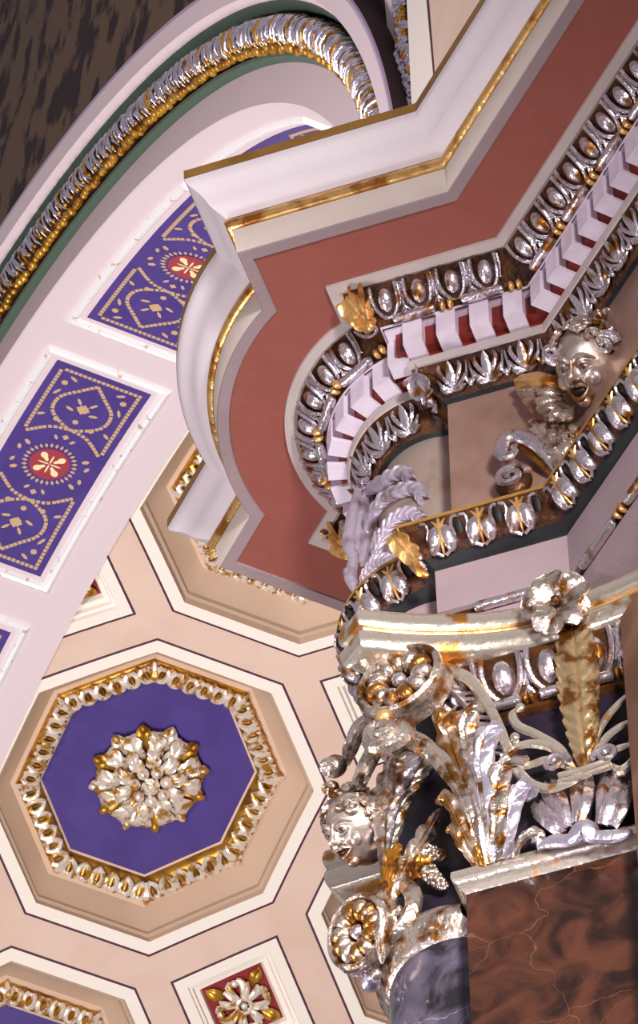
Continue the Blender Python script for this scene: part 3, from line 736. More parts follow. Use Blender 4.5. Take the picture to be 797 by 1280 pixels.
#PART3BEGIN
# ================================================================== PIER BELOW THE ARCHITRAVE
UP = np.array([0, 0, 1.])
def side_frame(side, a, d, z):
    if side == 'A': return Fr(onA(a, d, z), v3(A, 0), UP, v3(nA, 0))
    return Fr(v3(FB+a*Bv+d*nB, z), v3(Bv, 0), UP, v3(nB, 0))
def pxA(px, py, d):          # where the sight line of a photo point meets the plane d in front of the pilaster
    r = ray(px, py); s_ = ((F0+d*nA)@nA)/(r[:2]@nA); return r*s_
def pxC(px, py, rr):         # ... meets the upright cylinder rr about the column axis (or passes it nearest)
    r = ray(px, py); a = r[:2]@r[:2]; b = -2*r[:2]@C0; c = C0@C0-rr*rr; q = b*b-4*a*c
    return r*((-b-math.sqrt(max(q, 0)))/(2*a))
def az_of(P): return (P[:2]-F0)@A, P[2]
AW = .36
def path2(d):
    P = plan(d); pts = [F0+AW*A+d*nA, P['O'], P['N']]
    for k in range(1, NARC):
        a = P['a0']+(P['a1']-P['a0'])*k/NARC; pts.append(C0+P['r']*np.array([cos(a), sin(a)]))
    return pts+[P['NB'], P['OB'], P['OB']+Bv*AW]
def sweep2(mb, prof, mi=0, i0=None, i1=None): mb.grid([[v3(p, z) for p in path2(d)[i0:i1]] for z, d in prof], mi)
sh = thing('marble_pilaster', 'flat brown red veined marble pilaster at the bottom right of the photo', 'pilaster', mid(6.2, 0))
mb = MB(); mb.grid([[v3(p, z) for p in path2(0)[:3]] for z in (6.625, 4.6)]); part('shaft', mb, MARBLE, sh)
mb = MB(); sweep2(mb, [(6.655, -.002), (6.655, .014), (6.652, .0185), (6.640, .0195), (6.632, .0165), (6.627, .009), (6.620, .007), (6.612, .0005)], 0, 0, 3); part('necking', mb, SILVERA, sh, 'worn silvered rim along the top of the marble')
sh2 = thing('marble_column', 'rounded grey violet marble column tucked behind the brown pilaster', 'column', v3(C0, 6.2))
mb = MB(); mb.grid([[v3(p, z) for p in path2(0)[2:NARC+3]] for z in (6.60, 4.6)]); part('shaft', mb, MARBLEV, sh2)
mb = MB(); sweep2(mb, [(6.655, -.004), (6.655, .012), (6.648, .020), (6.634, .0235), (6.620, .021), (6.610, .012), (6.602, .010), (6.592, .004), (6.588, .0)], 0, 2, NARC+3); part('necking', mb, SILVERG, sh2, 'worn silver and gold ring at the top of the shaft')
sh3 = thing('far_pilaster', 'hidden return pilaster behind the marble column', 'pilaster', v3(FB, 6.2))
mb = MB(); mb.grid([[v3(p, z) for p in path2(0)[NARC+2:]] for z in (6.66, 4.6)]); part('shaft', mb, MARBLE, sh3)
pr = thing('side_pier', 'brown pier at the right edge of the photo beside the palmette', 'pier', v3(I0+.3*D2, 6.2))
mb = MB(); q0, q1 = I0+.117*D2, I0+1.1*D2; q2, q3 = q1-.5*nD, q0-.5*nD
mb.grid([[v3(p, z) for p in (q0, q1, q2, q3)] for z in (7.085, 6.665, 4.6)], 0, closev=True); mb.poly([v3(p, 7.085) for p in (q0, q1, q2, q3)]); part('shaft', mb, mat('brown_pier_paint', (132, 96, 74), .4, .2, .4, (96, 64, 48), 3, .4, .6), pr)

def frond(mb, pts, W, n=None, mi=0, ns=24, nv=4, lobes=4, depth=.3, ridge=.35, thick=.005, fwd=.5, groove=.18, env=None):
    """carved leaf or feather along a 3-D spine; n = direction it faces"""
    sp = crom(pts, ns); n = nz(n if n is not None else v3(nA, 0))
    if not hasattr(W, '__len__'): W = [W*.7, W, W*.9, W*.15]
    Ws = np.interp(np.linspace(0, 1, ns), np.linspace(0, 1, len(W)), W)
    def make(off):
        rows = []
        for i in range(ns):
            t = nz(sp[min(i+1, ns-1)]-sp[max(i-1, 0)]); b = nz(np.cross(t, n)); m2 = nz(np.cross(b, t)); u = i/(ns-1)
            if m2@n < 0: m2 = -m2
            ph = (u*lobes) % 1; ww = Ws[i]*((1-depth)+depth*abs(sin(pi*ph))**.6) if lobes else Ws[i]
            row = []
            for j in range(-nv, nv+1):
                v = j/nv; av = abs(v)
                row.append(sp[i]+b*v*ww+t*fwd*av*av*ww+m2*(ww*(ridge*(1-av**1.6)-groove*math.exp(-(v/.16)**2)+(.12*cos(2*pi*(ph-.5))*av if lobes else 0))+off))
            rows.append(row)
        return rows
    a = make(0); b = make(-thick); mb.grid(a, mi); mb.grid([r[::-1] for r in b], mi)
    ra = a[0]+[r[-1] for r in a[1:]]+a[-1][-2::-1]+[r[0] for r in a[-2:0:-1]]; rb = b[0]+[r[-1] for r in b[1:]]+b[-1][-2::-1]+[r[0] for r in b[-2:0:-1]]
    k = len(ra); mb.add(ra+rb, [(i, k+i, k+(i+1) % k, (i+1) % k) for i in range(k)], mi)
def spiral(mb, fr, r0, r1, turns, rad0, rad1, a0=0, mi=0, dirn=1, rise=.0, n=40, flat=1.0):
    pts = []; rr = []
    for i in range(n):
        u = i/(n-1); a = a0+dirn*turns*2*pi*u; r = r0+(r1-r0)*u**.85
        pts.append(fr.p(r*cos(a), r*sin(a), rise*u)); rr.append(rad0+(rad1-rad0)*u)
    mb.tube(pts, rr, mi, 8, flat=flat, up=fr.z)

# ------------------------------------------------------------------ pilaster capitals (the second one mirrored round the column)
def capital(side, label, full):
    F = lambda a, d, z: side_frame(side, a, d, z).o
    cap = thing('capital', label, 'capital', F(.1, 0, 6.95))
    def fr_at(a, d, z): return side_frame(side, a, d, z)
    f0 = fr_at(0, 0, 0)
    n3 = f0.z; x3 = f0.x
    mb = MB(); mb.box(f0, .0, AW, 6.655, 7.236, -.06, .0015); part('bell', mb, NAVY, cap, 'blue black ground')
    # concave abacus
    def ab_front(a): return .050+.090*((a-.20)/.317)**2
    aa = np.linspace(-.117, .38 if side == 'A' else .30, 30)
    prof = [(7.207, -.03), (7.207, -.006), (7.203, .0)]+[(7.182+.022*cos(t), .004*0+.006+.011*sin(t)) for t in np.linspace(.35, pi-.45, 7)]+[(7.160, .001), (7.155, .000), (7.152, .003)]+[(7.130+.021*cos(t), .006+.011*sin(t)-.008*(1-cos(t))*.5) for t in np.linspace(.3, pi-.2, 7)]+[(7.107, -.012), (7.105, -.035)]
    mb = MB(); rows = []
    for z, o in prof:
        row = []
        # horn end, then the front
        for (a, d) in ((-.045, -.01), (-.157, .112)): row.append(F(a, d, z) if a > -.1 else F(a-o*.7, d+o*.3, z))
        for i, a in enumerate(aa): row.append(F(a-(o*.25 if i == 0 else 0), ab_front(a)+o, z))
        rows.append(row)
    mb.grid(rows); 
    for z, mi_ in ((7.207, 0), (7.105, 0)):
        rr = rows[0] if mi_ == 0 and z > 7.2 else rows[-1]
        mb.grid([rr[1:], [F(max(-.045, (p-f0.o)@x3), -.01, z) for p in rr[1:]]])
    part('abacus', mb, SILVERA, cap, 'heavy concave silvered slab with two rolls')
    mb = MB(); mb.tube([F(a, ab_front(a)+.0035, 7.1555) for a in aa], .0048, 0, 6); part('gold_groove', mb, GOLDB, cap, 'gold line between the two rolls')
    # flower at the middle of the abacus
    ffr = fr_at(.203, .088, 7.152).tilt(0)
    ffr = Fr(ffr.o, ffr.x, ffr.y*.93+ffr.z*.3, ffr.z*.93-ffr.y*.3)
    fl = MB(); fl.ell(ffr.p(0, 0, .016), ffr.x*.009, ffr.y*.009, ffr.z*.009, 0, 10, 8); fl.ell(ffr.p(0, 0, -.012), ffr.x*.04, ffr.y*.04, ffr.z*.016, 0, 16, 8)
    fo_ = part('flower', fl, GROUND, cap, 'gilded flower at the middle of the abacus')
    for k in range(5):
        f2 = ffr.at(0, 0, 0, 2*pi*k/5+.2); mb = MB()
        mb.leaf(f2, [(.008, .002), (.024, .010), (.042, .013), (.060, .006)], .025, 1, 0, 18, 5, .006, .12, .06, .0, env=lambda u: .30+.85*sin(pi*min(1, u*.82+.02)), cup=.16)
        part('petal', mb, SILVERG, fo_)
    # egg and dart under the abacus
    mb = MB(); mb.grid([[F(a, d, z) for a in (-.02, .36 if side == 'A' else .3)] for z, d in ((7.107, .052), (7.085, .048), (7.060, .034), (7.035, .020), (7.022, .014), (7.005, .014), (7.000, .0))]); part('echinus_ground', mb, GROUND, cap, 'umber glazed ground behind the eggs')
    for k in range(-1, 5):
        a = .0886+.0785*k; f2 = fr_at(a, .034, 7.068); tv = math.radians(28); f2 = Fr(f2.o, f2.x, f2.y*cos(tv)+f2.z*sin(tv), f2.z*cos(tv)-f2.y*sin(tv))
        if full or k < 1:
            egg_unit(f2, 1.33, cap)
            f3 = Fr(f2.p(.039, 0, 0), f2.x, f2.y, f2.z); dart_unit(f3, 1.3, cap)
        mb = MB()
        for (x0, x1) in ((-.022, .026),):
            mb.tube([fr_at(a, .024, 7.018).p(x, 0, 0) for x in (x0, x0+.003, 0, x1-.003, x1)], [.005, .0095, .0095, .0095, .005], 0, 10)
        part('bead', mb, SILVER, cap)
        mb = MB()
        for x in (.034, .044): c = fr_at(a, .024, 7.018).p(x, 0, 0); mb.ell(c, x3*.0042, UP*.0095, n3*.0095, 0, 8, 8)
        part('reel', mb, GOLD, cap)
    # volute with flower eye
    vf = fr_at(-.068, .098, 7.052); vs, vd = 1, 1
    vf = Fr(vf.o, vf.x*.985+vf.z*.17, vf.y, vf.z*.985-vf.x*.17)
    if side == 'B':      # its visible flower looks the other way, along the return side
        vs, vd = .84, .5; c_ = pxC(450, 1166, .195); zz = nz(-v3(Bv, 0)*.85+nz(-c_)*.45); yy = nz(UP-zz*(UP@zz)); vf = Fr(c_, np.cross(yy, zz), yy, zz)
    mb = MB(); th = np.linspace(0, 2*pi, 41)[:-1]
    prof2 = [(.0625, -.012), (.0645, .004), (.068, .013), (.073, .015), (.079, .010), (.080, .0), (.076, -.012), (.077, -.024), (.080, -.034), (.072, -.042), (.03, -.042)]
    mb.grid([[vf.p(r*vs*cos(t), r*vs*sin(t)*.96, z if z > 0 else z*vd) for r, z in prof2] for t in th], 0, closeu=True)
    part('volute', mb, SILVERG, cap, 'big scroll with a flower in its eye')
    mb = MB(); mb.grid([[vf.p(r*vs*cos(t), r*vs*sin(t)*.96, z*vd) for r, z in ((.0635, -.010), (.03, -.014), (.001, -.014))] for t in th], 0, closeu=True); part('eye_ground', mb, GROUND, cap)
    mb = MB(); mb.ell(vf.p(0, 0, .004), vf.x*.0135, vf.y*.0135, vf.z*.0135, 0, 14, 10); eye = part('eye', mb, SILVER, cap, 'round button in the eye of the scroll')
    for k in range(11):
        a = 2*pi*k/11; mb = MB(); f2 = vf.at(0, 0, 0, a)
        mb.tube([f2.p(x_, y_*vs, z_) for x_, y_, z_ in ((0, .026, -.006), (.001, .031, .006), (.001, .040, .010), (0, .049, .006), (-.001, .055, -.006))], [.006, .0095, .0125, .0140, .010], 0, 10, samp=12)
        part('eye_petal', mb, AGED if k % 3 == 0 or side == 'B' else SILVERG, eye)
    # flutes on the outer rim of the volute
    mb = MB()
    for k in range(9):
        a = pi*(1.12+.045*k); c = vf.p(.0815*cos(a), .0785*sin(a), -.022)
        mb.tube([vf.p(q_*vs*cos(a), q_*.963*vs*sin(a), z_*vd) for q_, z_ in ((.0795, -.036), (.083, -.022), (.0795, -.010))], .0026, 0, 5)
    part('rim_flutes', mb, SILVER, cap)
    if full:
        # ribbon band from the volute to the small scrolls
        B1 = [pxA(*p) for p in ((548, 832, .07), (585, 848, .068), (607, 876, .06), (624, 910, .055), (638, 945, .05), (655, 974, .046), (684, 986, .045), (712, 978, .045), (726, 968, .045))]
        mb = MB(); mb.tube(B1, [.013, .011, .0092, .0085, .0085, .0095, .0105, .010, .008], 0, 8, flat=.5, up=n3, samp=50); part('scroll_band', mb, SILVERA, cap, 'long silvered band running down from the scroll')
        mb = MB(); B2 = [pxA(*p) for p in ((532, 846, .05), (560, 862, .05), (583, 884, .045), (600, 915, .04), (615, 950, .035))]
        mb.tube(B2, .005, 0, 6, samp=30); up_ = crom(B1[:5], 16); dn_ = crom(B2, 16)
        for k in range(2, 15): mb.tube([up_[k]*.75+dn_[k]*.25-n3*.012, dn_[k]], .0032, 0, 5)
        part('fluted_band', mb, SILVER, cap, 'fluted inner side of the band')
        # palmette: spear leaf
        pal = MB(); pal.leaf(Fr(pxA(734, 962, .030), x3*.995+UP*.02, UP, n3), [(.0, .0), (.05, .012), (.12, .020), (.20, .022), (.285, .030), (.340, .036)], .036, 13, 0, 104, 5, .006, .34, .16, 1.1, env=lambda u: (.30+.75*sin(pi*min(1, (u*.72+.12))**1.15))*(1 if u < .6 else max(.05, 1-((u-.6)/.4)**1.8)))
        part('spear_leaf', pal, mat('pale_gilt', (224, 196, 150), .28, .88, .5, (150, 96, 40), 14, .5, .60, .5, 45), cap, 'tall pale gold spear shaped leaf')
        for pts, wd in ((((722, 962, .02), (700, 935, .03), (670, 918, .035), (648, 908, .035), (640, 894, .038), (650, 885, .045)), .0092),
                        (((722, 962, .02), (708, 948, .03), (688, 934, .035), (665, 930, .035), (647, 932, .04), (643, 922, .048)), .0095),
                        (((718, 964, .02), (705, 957, .035), (685, 950, .035), (668, 955, .035), (655, 958, .04), (656, 950, .045)), .0085),
                        (((738, 960, .02), (742, 930, .03), (756, 900, .035), (775, 878, .04), (788, 866, .04)), .0075),
                        (((740, 962, .02), (745, 942, .03), (758, 922, .035), (776, 908, .04), (789, 901, .04)), .008),
                        (((742, 964, .02), (752, 950, .035), (768, 938, .035), (789, 930, .035)), .008)):
            mb = MB(); mb.tube([pxA(*p) for p in pts], [wd*.45, wd*.8, wd, wd*.9, wd*.55], 0, 8, flat=.7, up=n3, samp=26)
            e_ = pxA(*pts[-1]); mb.ell(e_, x3*wd*.95, UP*wd*1.1, n3*wd*.8, 0, 8, 6)
            part('stem', mb, SILVERA, cap)
        for (px, py, dr, a0) in ((694, 955, 1, 0), (757, 944, -1, pi)):
            mb = MB(); f2 = Fr(pxA(px, py, .05), x3, UP, n3); spiral(mb, f2, .023, .003, 1.6, .0058, .003, a0, 0, dr, .008, flat=.9); mb.ell(f2.p(0, 0, .008), x3*.0055, UP*.006, n3*.006, 0, 8, 6); part('small_scroll', mb, SILVER, cap)
        mb = MB(); 
        for y0 in (962, 970): mb.tube([pxA(698, y0+8, .048), pxA(728, y0, .052), pxA(762, y0-12, .048)], .0055, 0, 8)
        mb.tube([pxA(762, 956, .04), pxA(778, 964, .045), pxA(792, 950, .045), pxA(796, 940, .04)], [.004, .010, .007, .003], 0, 8, samp=12); part('tie', mb, SILVERA, cap, 'double strap tying the palmette')
        # anthemion shell
        for pts, w_ in ((((708, 1035, .03), (700, 1010, .04), (690, 990, .03), (686, 978, .02)), .019), (((702, 1042, .03), (688, 1028, .04), (678, 1015, .035), (672, 1004, .02)), .017), (((722, 1028, .035), (726, 1005, .045), (727, 985, .035), (728, 972, .02)), .021),
                        (((750, 1030, .035), (757, 1005, .045), (760, 985, .035), (763, 968, .02)), .021), (((764, 1032, .03), (775, 1010, .04), (780, 992, .03), (784, 980, .02)), .017)):
            mb = MB(); P_ = [pxA(*p) for p in pts]
            frond(mb, P_, [w_*.5, w_*.8, w_*1.0, w_*.8], n3, ns=18, nv=7, lobes=0, ridge=.45, groove=.55, fwd=-.15); part('shell_leaf', mb, SILVER, cap)
        mb = MB(); mb.tube([pxA(*p) for p in ((672, 1058, .03), (690, 1052, .035), (712, 1050, .04), (730, 1038, .045), (745, 1046, .04), (770, 1046, .035), (790, 1040, .03))], [.007, .013, .013, .022, .013, .014, .007], 0, 10, samp=36, up=n3, flat=.7); part('shell_base', mb, SILVER_L, cap)
        # acanthus
        mb = MB(); frond(mb, [pxA(*p) for p in ((603, 1084, .012), (596, 1050, .035), (586, 1015, .05), (576, 980, .055), (566, 950, .055))], [.026, .024, .020, .016, .008], n3*.9-x3*.3, ns=30, lobes=4, depth=.12, ridge=.35, groove=.35); part('acanthus_trunk', mb, AGED, cap)
        AC = [((600, 1084, .01), (590, 1030, .05), (572, 985, .065), (545, 945, .075), (512, 922, .085), (492, 906, .09), .013, 0),
              ((604, 1082, .02), (592, 1010, .05), (572, 955, .06), (560, 918, .07), (556, 898, .09), (558, 890, .095), .020, 1),
              ((612, 1080, .02), (602, 1020, .06), (590, 960, .065), (583, 925, .075), (585, 896, .09), (600, 882, .10), .020, 0),
              ((616, 1078, .02), (608, 1020, .06), (603, 975, .07), (602, 945, .08), (610, 920, .095), (622, 908, .10), .022, 2),
              ((622, 1076, .02), (620, 1030, .06), (622, 990, .07), (626, 965, .085), (638, 952, .095), (644, 950, .09), .021, 0),
              ((630, 1074, .02), (634, 1040, .05), (640, 1010, .06), (648, 990, .07), (655, 985, .07), (658, 990, .065), .018, 2),
              ((640, 1072, .02), (646, 1056, .035), (656, 1044, .045), (666, 1040, .045), (670, 1046, .04), (668, 1052, .035), .010, 0),
              ((606, 1082, .02), (580, 1040, .045), (568, 1015, .055), (560, 1000, .06), (552, 996, .06), (548, 1004, .055), .010, 1),
              ((600, 1084, .01), (583, 1065, .03), (573, 1050, .04), (568, 1036, .045), (562, 1034, .04), (560, 1040, .035), .008, 1)]
        ms = [SILVERG, AGED, SILVER_L]
        for q in AC:
            mb = MB(); P_ = [pxA(*p) for p in q[:6]]; w_ = q[6]
            frond(mb, P_, [w_*.9, w_*1.0, w_*1.1, w_*1.3, w_*1.25, w_*.4], n3*.9-x3*.3, ns=40, lobes=5, depth=.32, ridge=.5, groove=.3, fwd=.8); part('acanthus_leaf', mb, ms[q[7]], cap)
    return cap
capital('A', 'ornate silver and gold carved capital with palmette on top of the brown marble pilaster', True)
capital('B', 'second carved capital seen edge on below the cherub, with its own scroll and flower', False)

# ------------------------------------------------------------------ carved heads
def head(mb, fr, r, mouth=.12, mi=0, n1=64, n2=72):
    G = []
    for sg in (1, -1):
        G += [(.28*sg, .24, .2, .07, .09), (.29*sg, .10, .13, .085, -.15), (.29*sg, .10, .075, .05, .09), (.10*sg, -.17, .05, .045, .08), (.40*sg, -.24, .17, .15, .11), (.29*sg, .165, .11, .02, .03)]
    G += [(0, .0, .07, .17, .16), (0, -.13, .10, .08, .24), (0, -.36, .17, .045, .10), (0, -.45, .15, .04, -mouth), (0, -.53, .13, .05, .10), (0, -.76, .18, .13, .16), (0, .5, .4, .25, .06)]
    rows = []
    for i in range(n1+1):
        th = pi*i/n1; row = []
        for j in range(n2):
            ph_ = 2*pi*j/n2; X, Y, Z = sin(th)*sin(ph_), cos(th), sin(th)*cos(ph_)
            k = 1
            if Z > 0:
                k += sum(am*math.exp(-((X-x0)/sx_)**2-((Y-y0)/sy_)**2) for x0, y0, sx_, sy_, am in G)*1.35*min(1, Z*2.2)
            jaw = 1-.22*max(0, -Y)
            row.append(fr.p(X*.80*r*jaw, Y*r*1.05, Z*.86*r*k if Z > 0 else Z*.9*r))
        rows.append(row)
    mb.grid(rows, mi, closev=True)
    def Q(x, y, z): return fr.p(x*r, y*r, z*r)
    for sg in (1, -1):
        mb.ell(Q(.28*sg, .10, .74), fr.x*.125*r, fr.y*.095*r, fr.z*.11*r, mi, 14, 10)                                  # eyeball
        mb.tube([Q(.12*sg, .08, .80), Q(.20*sg, .19, .88), Q(.33*sg, .20, .85), Q(.45*sg, .08, .68)], [.03*r, .045*r, .045*r, .025*r], mi, 8, samp=12)
        mb.tube([Q(.13*sg, .06, .80), Q(.24*sg, -.01, .86), Q(.36*sg, .0, .81), Q(.45*sg, .07, .69)], [.02*r, .035*r, .035*r, .02*r], mi, 8, samp=12)
        mb.tube([Q(.05*sg, .24, .90), Q(.18*sg, .36, .90), Q(.36*sg, .38, .80), Q(.54*sg, .22, .60)], [.05*r, .075*r, .07*r, .03*r], mi, 8, samp=14)   # brow
        mb.ell(Q(.12*sg, -.18, .93), fr.x*.075*r, fr.y*.06*r, fr.z*.08*r, mi, 10, 8)
        mb.ell(Q(.36*sg, -.24, .60), fr.x*.26*r, fr.y*.24*r, fr.z*.17*r, mi, 14, 10)
        mb.tube([Q(.02*sg, -.36, .96), Q(.11*sg, -.335, .94), Q(.20*sg, -.38, .87), Q(.27*sg, -.44, .76)], [.04*r, .055*r, .04*r, .02*r], mi, 8, samp=12)
        mb.ell(Q(.285*sg, .09, .845), fr.x*.045*r, fr.y*.045*r, fr.z*.02*r, mi+1, 10, 6)                                  # iris
    g_ = mouth
    mb.tube([Q(-.26, -.45, .77), Q(-.13, -.50-g_*.5, .88), Q(0, -.52-g_*.6, .91), Q(.13, -.50-g_*.5, .88), Q(.26, -.45, .77)], [.02*r, .05*r, .065*r, .05*r, .02*r], mi, 8, samp=20)
    mb.ell(Q(0, -.43-g_*.25, .83), fr.x*.20*r, fr.y*(.05+g_*.28)*r, fr.z*.07*r, mi+1, 16, 8)
    mb.tube([Q(0, .28, .88), Q(0, .08, .97), Q(0, -.08, 1.07), Q(0, -.17, 1.06)], [.06*r, .07*r, .10*r, .085*r], mi, 10, samp=14)
    mb.ell(Q(0, -.80, .62), fr.x*.20*r, fr.y*.16*r, fr.z*.20*r, mi, 14, 10)
    for sg in (1, -1):   # ears
        mb.tube([fr.p(.74*sg*r, .16*r, -.05*r), fr.p(.86*sg*r, .10*r, -.12*r), fr.p(.84*sg*r, -.10*r, -.08*r), fr.p(.74*sg*r, -.2*r, 0)], [.05*r, .1*r, .08*r, .05*r], mi, 6, samp=8)
def curls(mb, fr, r, n, zmin, zmax, ymin, size, seed=1, mi=0, face=.25):
    rr = random.Random(seed); k = 0; tries = 0
    while k < n and tries < 4000:
        tries += 1
        X, Y, Z = rr.gauss(0, 1), rr.gauss(0, 1), rr.gauss(0, 1); L = math.sqrt(X*X+Y*Y+Z*Z); X, Y, Z = X/L, Y/L, Z/L
        if Y < ymin or Z < zmin or Z > zmax+.55*max(0, Y): continue
        c = fr.p(X*.84*r, Y*1.08*r, Z*.92*r); n_ = nz(c-fr.o); t = nz(np.cross(n_, [rr.random(), rr.random(), rr.random()]))
        f2 = Fr(c+n_*size*.3, t, np.cross(n_, t), n_); spiral(mb, f2, size, size*.15, rr.uniform(1.1, 1.6), size*.36, size*.22, rr.random()*6, mi, rr.choice((1, -1)), size*.5, 16); k += 1

# cherub between the two capitals
P_h = pxC(447, 1036, .205)
toc = nz(-P_h)                           # towards a viewer below
up2 = UP
fz_ = nz(toc*.62-cR*.60-cU*.22); fy_ = cU*.86-cR*.48; fy_ = nz(fy_-fz_*(fy_@fz_)); hf = Fr(P_h, np.cross(fy_, fz_), fy_, fz_)
che = thing('cherub_head', 'silvered winged cherub head looking left beside the big scroll', 'carving', P_h)
mb = MB(); head(mb, hf, .060, .14); part('face', mb, [FACEM, GROUND], che)
mb = MB(); curls(mb, hf, .060, 40, -.9, .30, .10, .0115, 4); part('hair', mb, SILVERG, che, 'curly gilded hair')
# wing sweeping up over the shoulder
for q, (pts, w_, m_) in enumerate(((((476, 1092, .17), (486, 1050, .165), (500, 1000, .165), (522, 960, .16), (538, 930, .15)), .020, SILVERG), (((478, 1090, .19), (480, 1050, .19), (487, 1005, .19), (505, 962, .185), (520, 935, .175)), .018, SILVER),
                             (((478, 1085, .20), (474, 1040, .205), (474, 1000, .205), (488, 965, .20), (505, 940, .19)), .015, SILVERG))):
    mb = MB(); frond(mb, [pxC(*p) for p in pts], [w_*.3, w_*.9, w_*1.2, w_*1.2, w_*.5], nz(toc*.8-v3(AX, 0)*.3), ns=44, lobes=9, depth=.35, ridge=.4, groove=.1, fwd=1.2); part('wing', mb, m_, che, 'feathered wing')
mb = MB(); mb.tube([pxC(*p) for p in ((452, 968, .21), (446, 985, .215), (456, 1000, .22), (474, 1004, .215), (486, 990, .205), (488, 965, .20), (502, 935, .19), (520, 915, .18))], [.006, .010, .012, .013, .012, .011, .009, .005], 0, 8, samp=34); part('wing_scroll', mb, SILVERG, che, 'thick scroll along the top of the wing')
# scrolled ribbons under the big volute
rib = thing('ribbon_scrolls', 'silvered ribbons and knob between the big scroll and the cherub hair', 'carving', pxC(450, 930, .2))
for pts, w_ in ((((500, 905, .17), (478, 925, .19), (462, 950, .20), (450, 985, .20)), .014), (((470, 895, .19), (450, 910, .205), (438, 935, .205), (432, 955, .20)), .013), (((520, 930, .16), (500, 950, .175), (490, 975, .18), (482, 1000, .185)), .013), (((488, 905, .18), (470, 930, .20), (455, 955, .205), (440, 985, .205)), .010)):
    mb = MB(); frond(mb, [pxC(*p) for p in pts], [w_, w_*1.1, w_, w_*.5], toc, ns=20, lobes=0, ridge=.5, groove=.35); part('ribbon', mb, SILVERG, rib)
for (px, py, rr_, r_) in ((418, 958, .225, .022), (414, 985, .225, .014), (436, 985, .215, .012), (424, 1000, .22, .010)):
    mb = MB(); c = pxC(px, py, rr_); f2 = Fr(c, hf.x, hf.y, hf.z)
    mb.ell(c, f2.x*r_, f2.y*r_*.9, f2.z*r_, 0, 14, 10); spiral(mb, Fr(f2.p(0, 0, r_*.75), f2.x, f2.y, f2.z), r_*.75, r_*.1, 1.5, r_*.25, r_*.15, 0, 0, 1, r_*.3, 20); part('knob', mb, SILVERG, rib)
# small scroll under the big volute
ss = thing('small_volute', 'small silver scroll hanging directly under the big flower scroll', 'carving', pxA(484, 924, .10))
c = pxA(482, 922, .105); f2 = Fr(c, v3(A, 0), UP, v3(nA, 0)); mb = MB()
spiral(mb, f2, .036, .008, 1.5, .018, .009, .15*pi, 0, -1, .022, 50); part('scroll', mb, SILVERG, ss)
mb = MB(); mb.ell(f2.p(.004, .028, .018), f2.x*.016, f2.y*.014, f2.z*.014, 0, 12, 8); part('button', mb, GOLDB, ss)
# foliage, berries and lower scrolls
fol = thing('foliage_spray', 'gilded leaf spray with two berry clusters right of the cherub', 'carving', pxC(520, 1070, .17))
for pts, w_, m_ in ((((492, 1125, .165), (505, 1085, .17), (528, 1050, .165), (550, 1012, .15)), .015, SILVERG), (((484, 1150, .17), (482, 1110, .185), (488, 1075, .19), (500, 1055, .185)), .012, GOLD), (((495, 1120, .165), (515, 1095, .165), (520, 1080, .165), (540, 1075, .155)), .010, GOLD),
                    (((478, 1205, .165), (474, 1170, .185), (476, 1130, .19), (482, 1100, .19)), .009, SILVERG)):
    mb = MB(); frond(mb, [pxC(*p) for p in pts], [w_*.6, w_, w_*1.2, w_*.3], toc, ns=34, lobes=5, depth=.4, ridge=.5, groove=.25, fwd=.8); part('leaf', mb, m_, fol)
rb = random.Random(5)
for (px, py, dx, dy) in ((530, 1066, 26, 4), (532, 1088, 24, 22)):
    mb = MB(); a_ = pxC(px, py, .155); b_ = pxC(px+dx, py+dy, .145)
    for i in range(34):
        u = i/33; c = a_+(b_-a_)*u; wd = .013*(1-.75*u)+.002; an = i*2.4; off = (nz(np.cross(b_-a_, toc))*cos(an)+toc*abs(sin(an)))*wd
        mb.ell(c+off, np.array([.0045, 0, 0]), np.array([0, .0045, 0]), np.array([0, 0, .0045]), 0, 6, 5)
    mb.tube([a_, b_], [.012, .003], 0, 8); part('berry_cluster', mb, SILVERG, fol)
ls = thing('lower_scroll', 'curling silver ribbon scroll just above the ring of the marble column', 'carving', pxC(505, 1130, .15))
mb = MB(); P_ = [pxC(*p) for p in ((480, 1190, .155), (498, 1165, .16), (514, 1140, .16), (516, 1118, .16), (502, 1108, .165), (488, 1122, .17), (492, 1140, .17), (502, 1136, .168))]
mb.tube(P_, [.008, .011, .0135, .015, .014, .012, .010, .007], 0, 8, samp=46, flat=.6, up=toc); part('scroll', mb, SILVERG, ls)
mb = MB(); 
for dz_ in (.008, .016, .024): mb.tube([p-toc*dz_ for p in P_[:5]], [.006, .009, .011, .011, .008], 0, 6, samp=24, flat=.8, up=toc)
part('scroll_body', mb, GOLD, ls, 'gold side of the scroll')
bd = thing('pendant_bud', 'little silver bud hanging under the lower flower scroll', 'carving', pxC(462, 1225, .17))
for (px, py, r_) in ((452, 1196, .016), (466, 1208, .012), (455, 1210, .013), (463, 1228, .017), (470, 1218, .010)):
    mb = MB(); c = pxC(px, py, .165); mb.ell(c, hf.x*r_, hf.y*r_, hf.z*r_, 0, 12, 8); part('lobe', mb, SILVER_L if py > 1220 else SILVERG, bd)
# dark bell of the column capital
mb = MB(); mb.grid([[v3(C0+(RC-.004)*np.array([cos(t), sin(t)]), z) for t in np.linspace(.55*pi, 1.75*pi, 40)] for z in (7.236, 6.65)]); tag(mb.build('column_bell', [NAVY]), 'blue black rounded ground of the column capital behind the cherub', 'column')

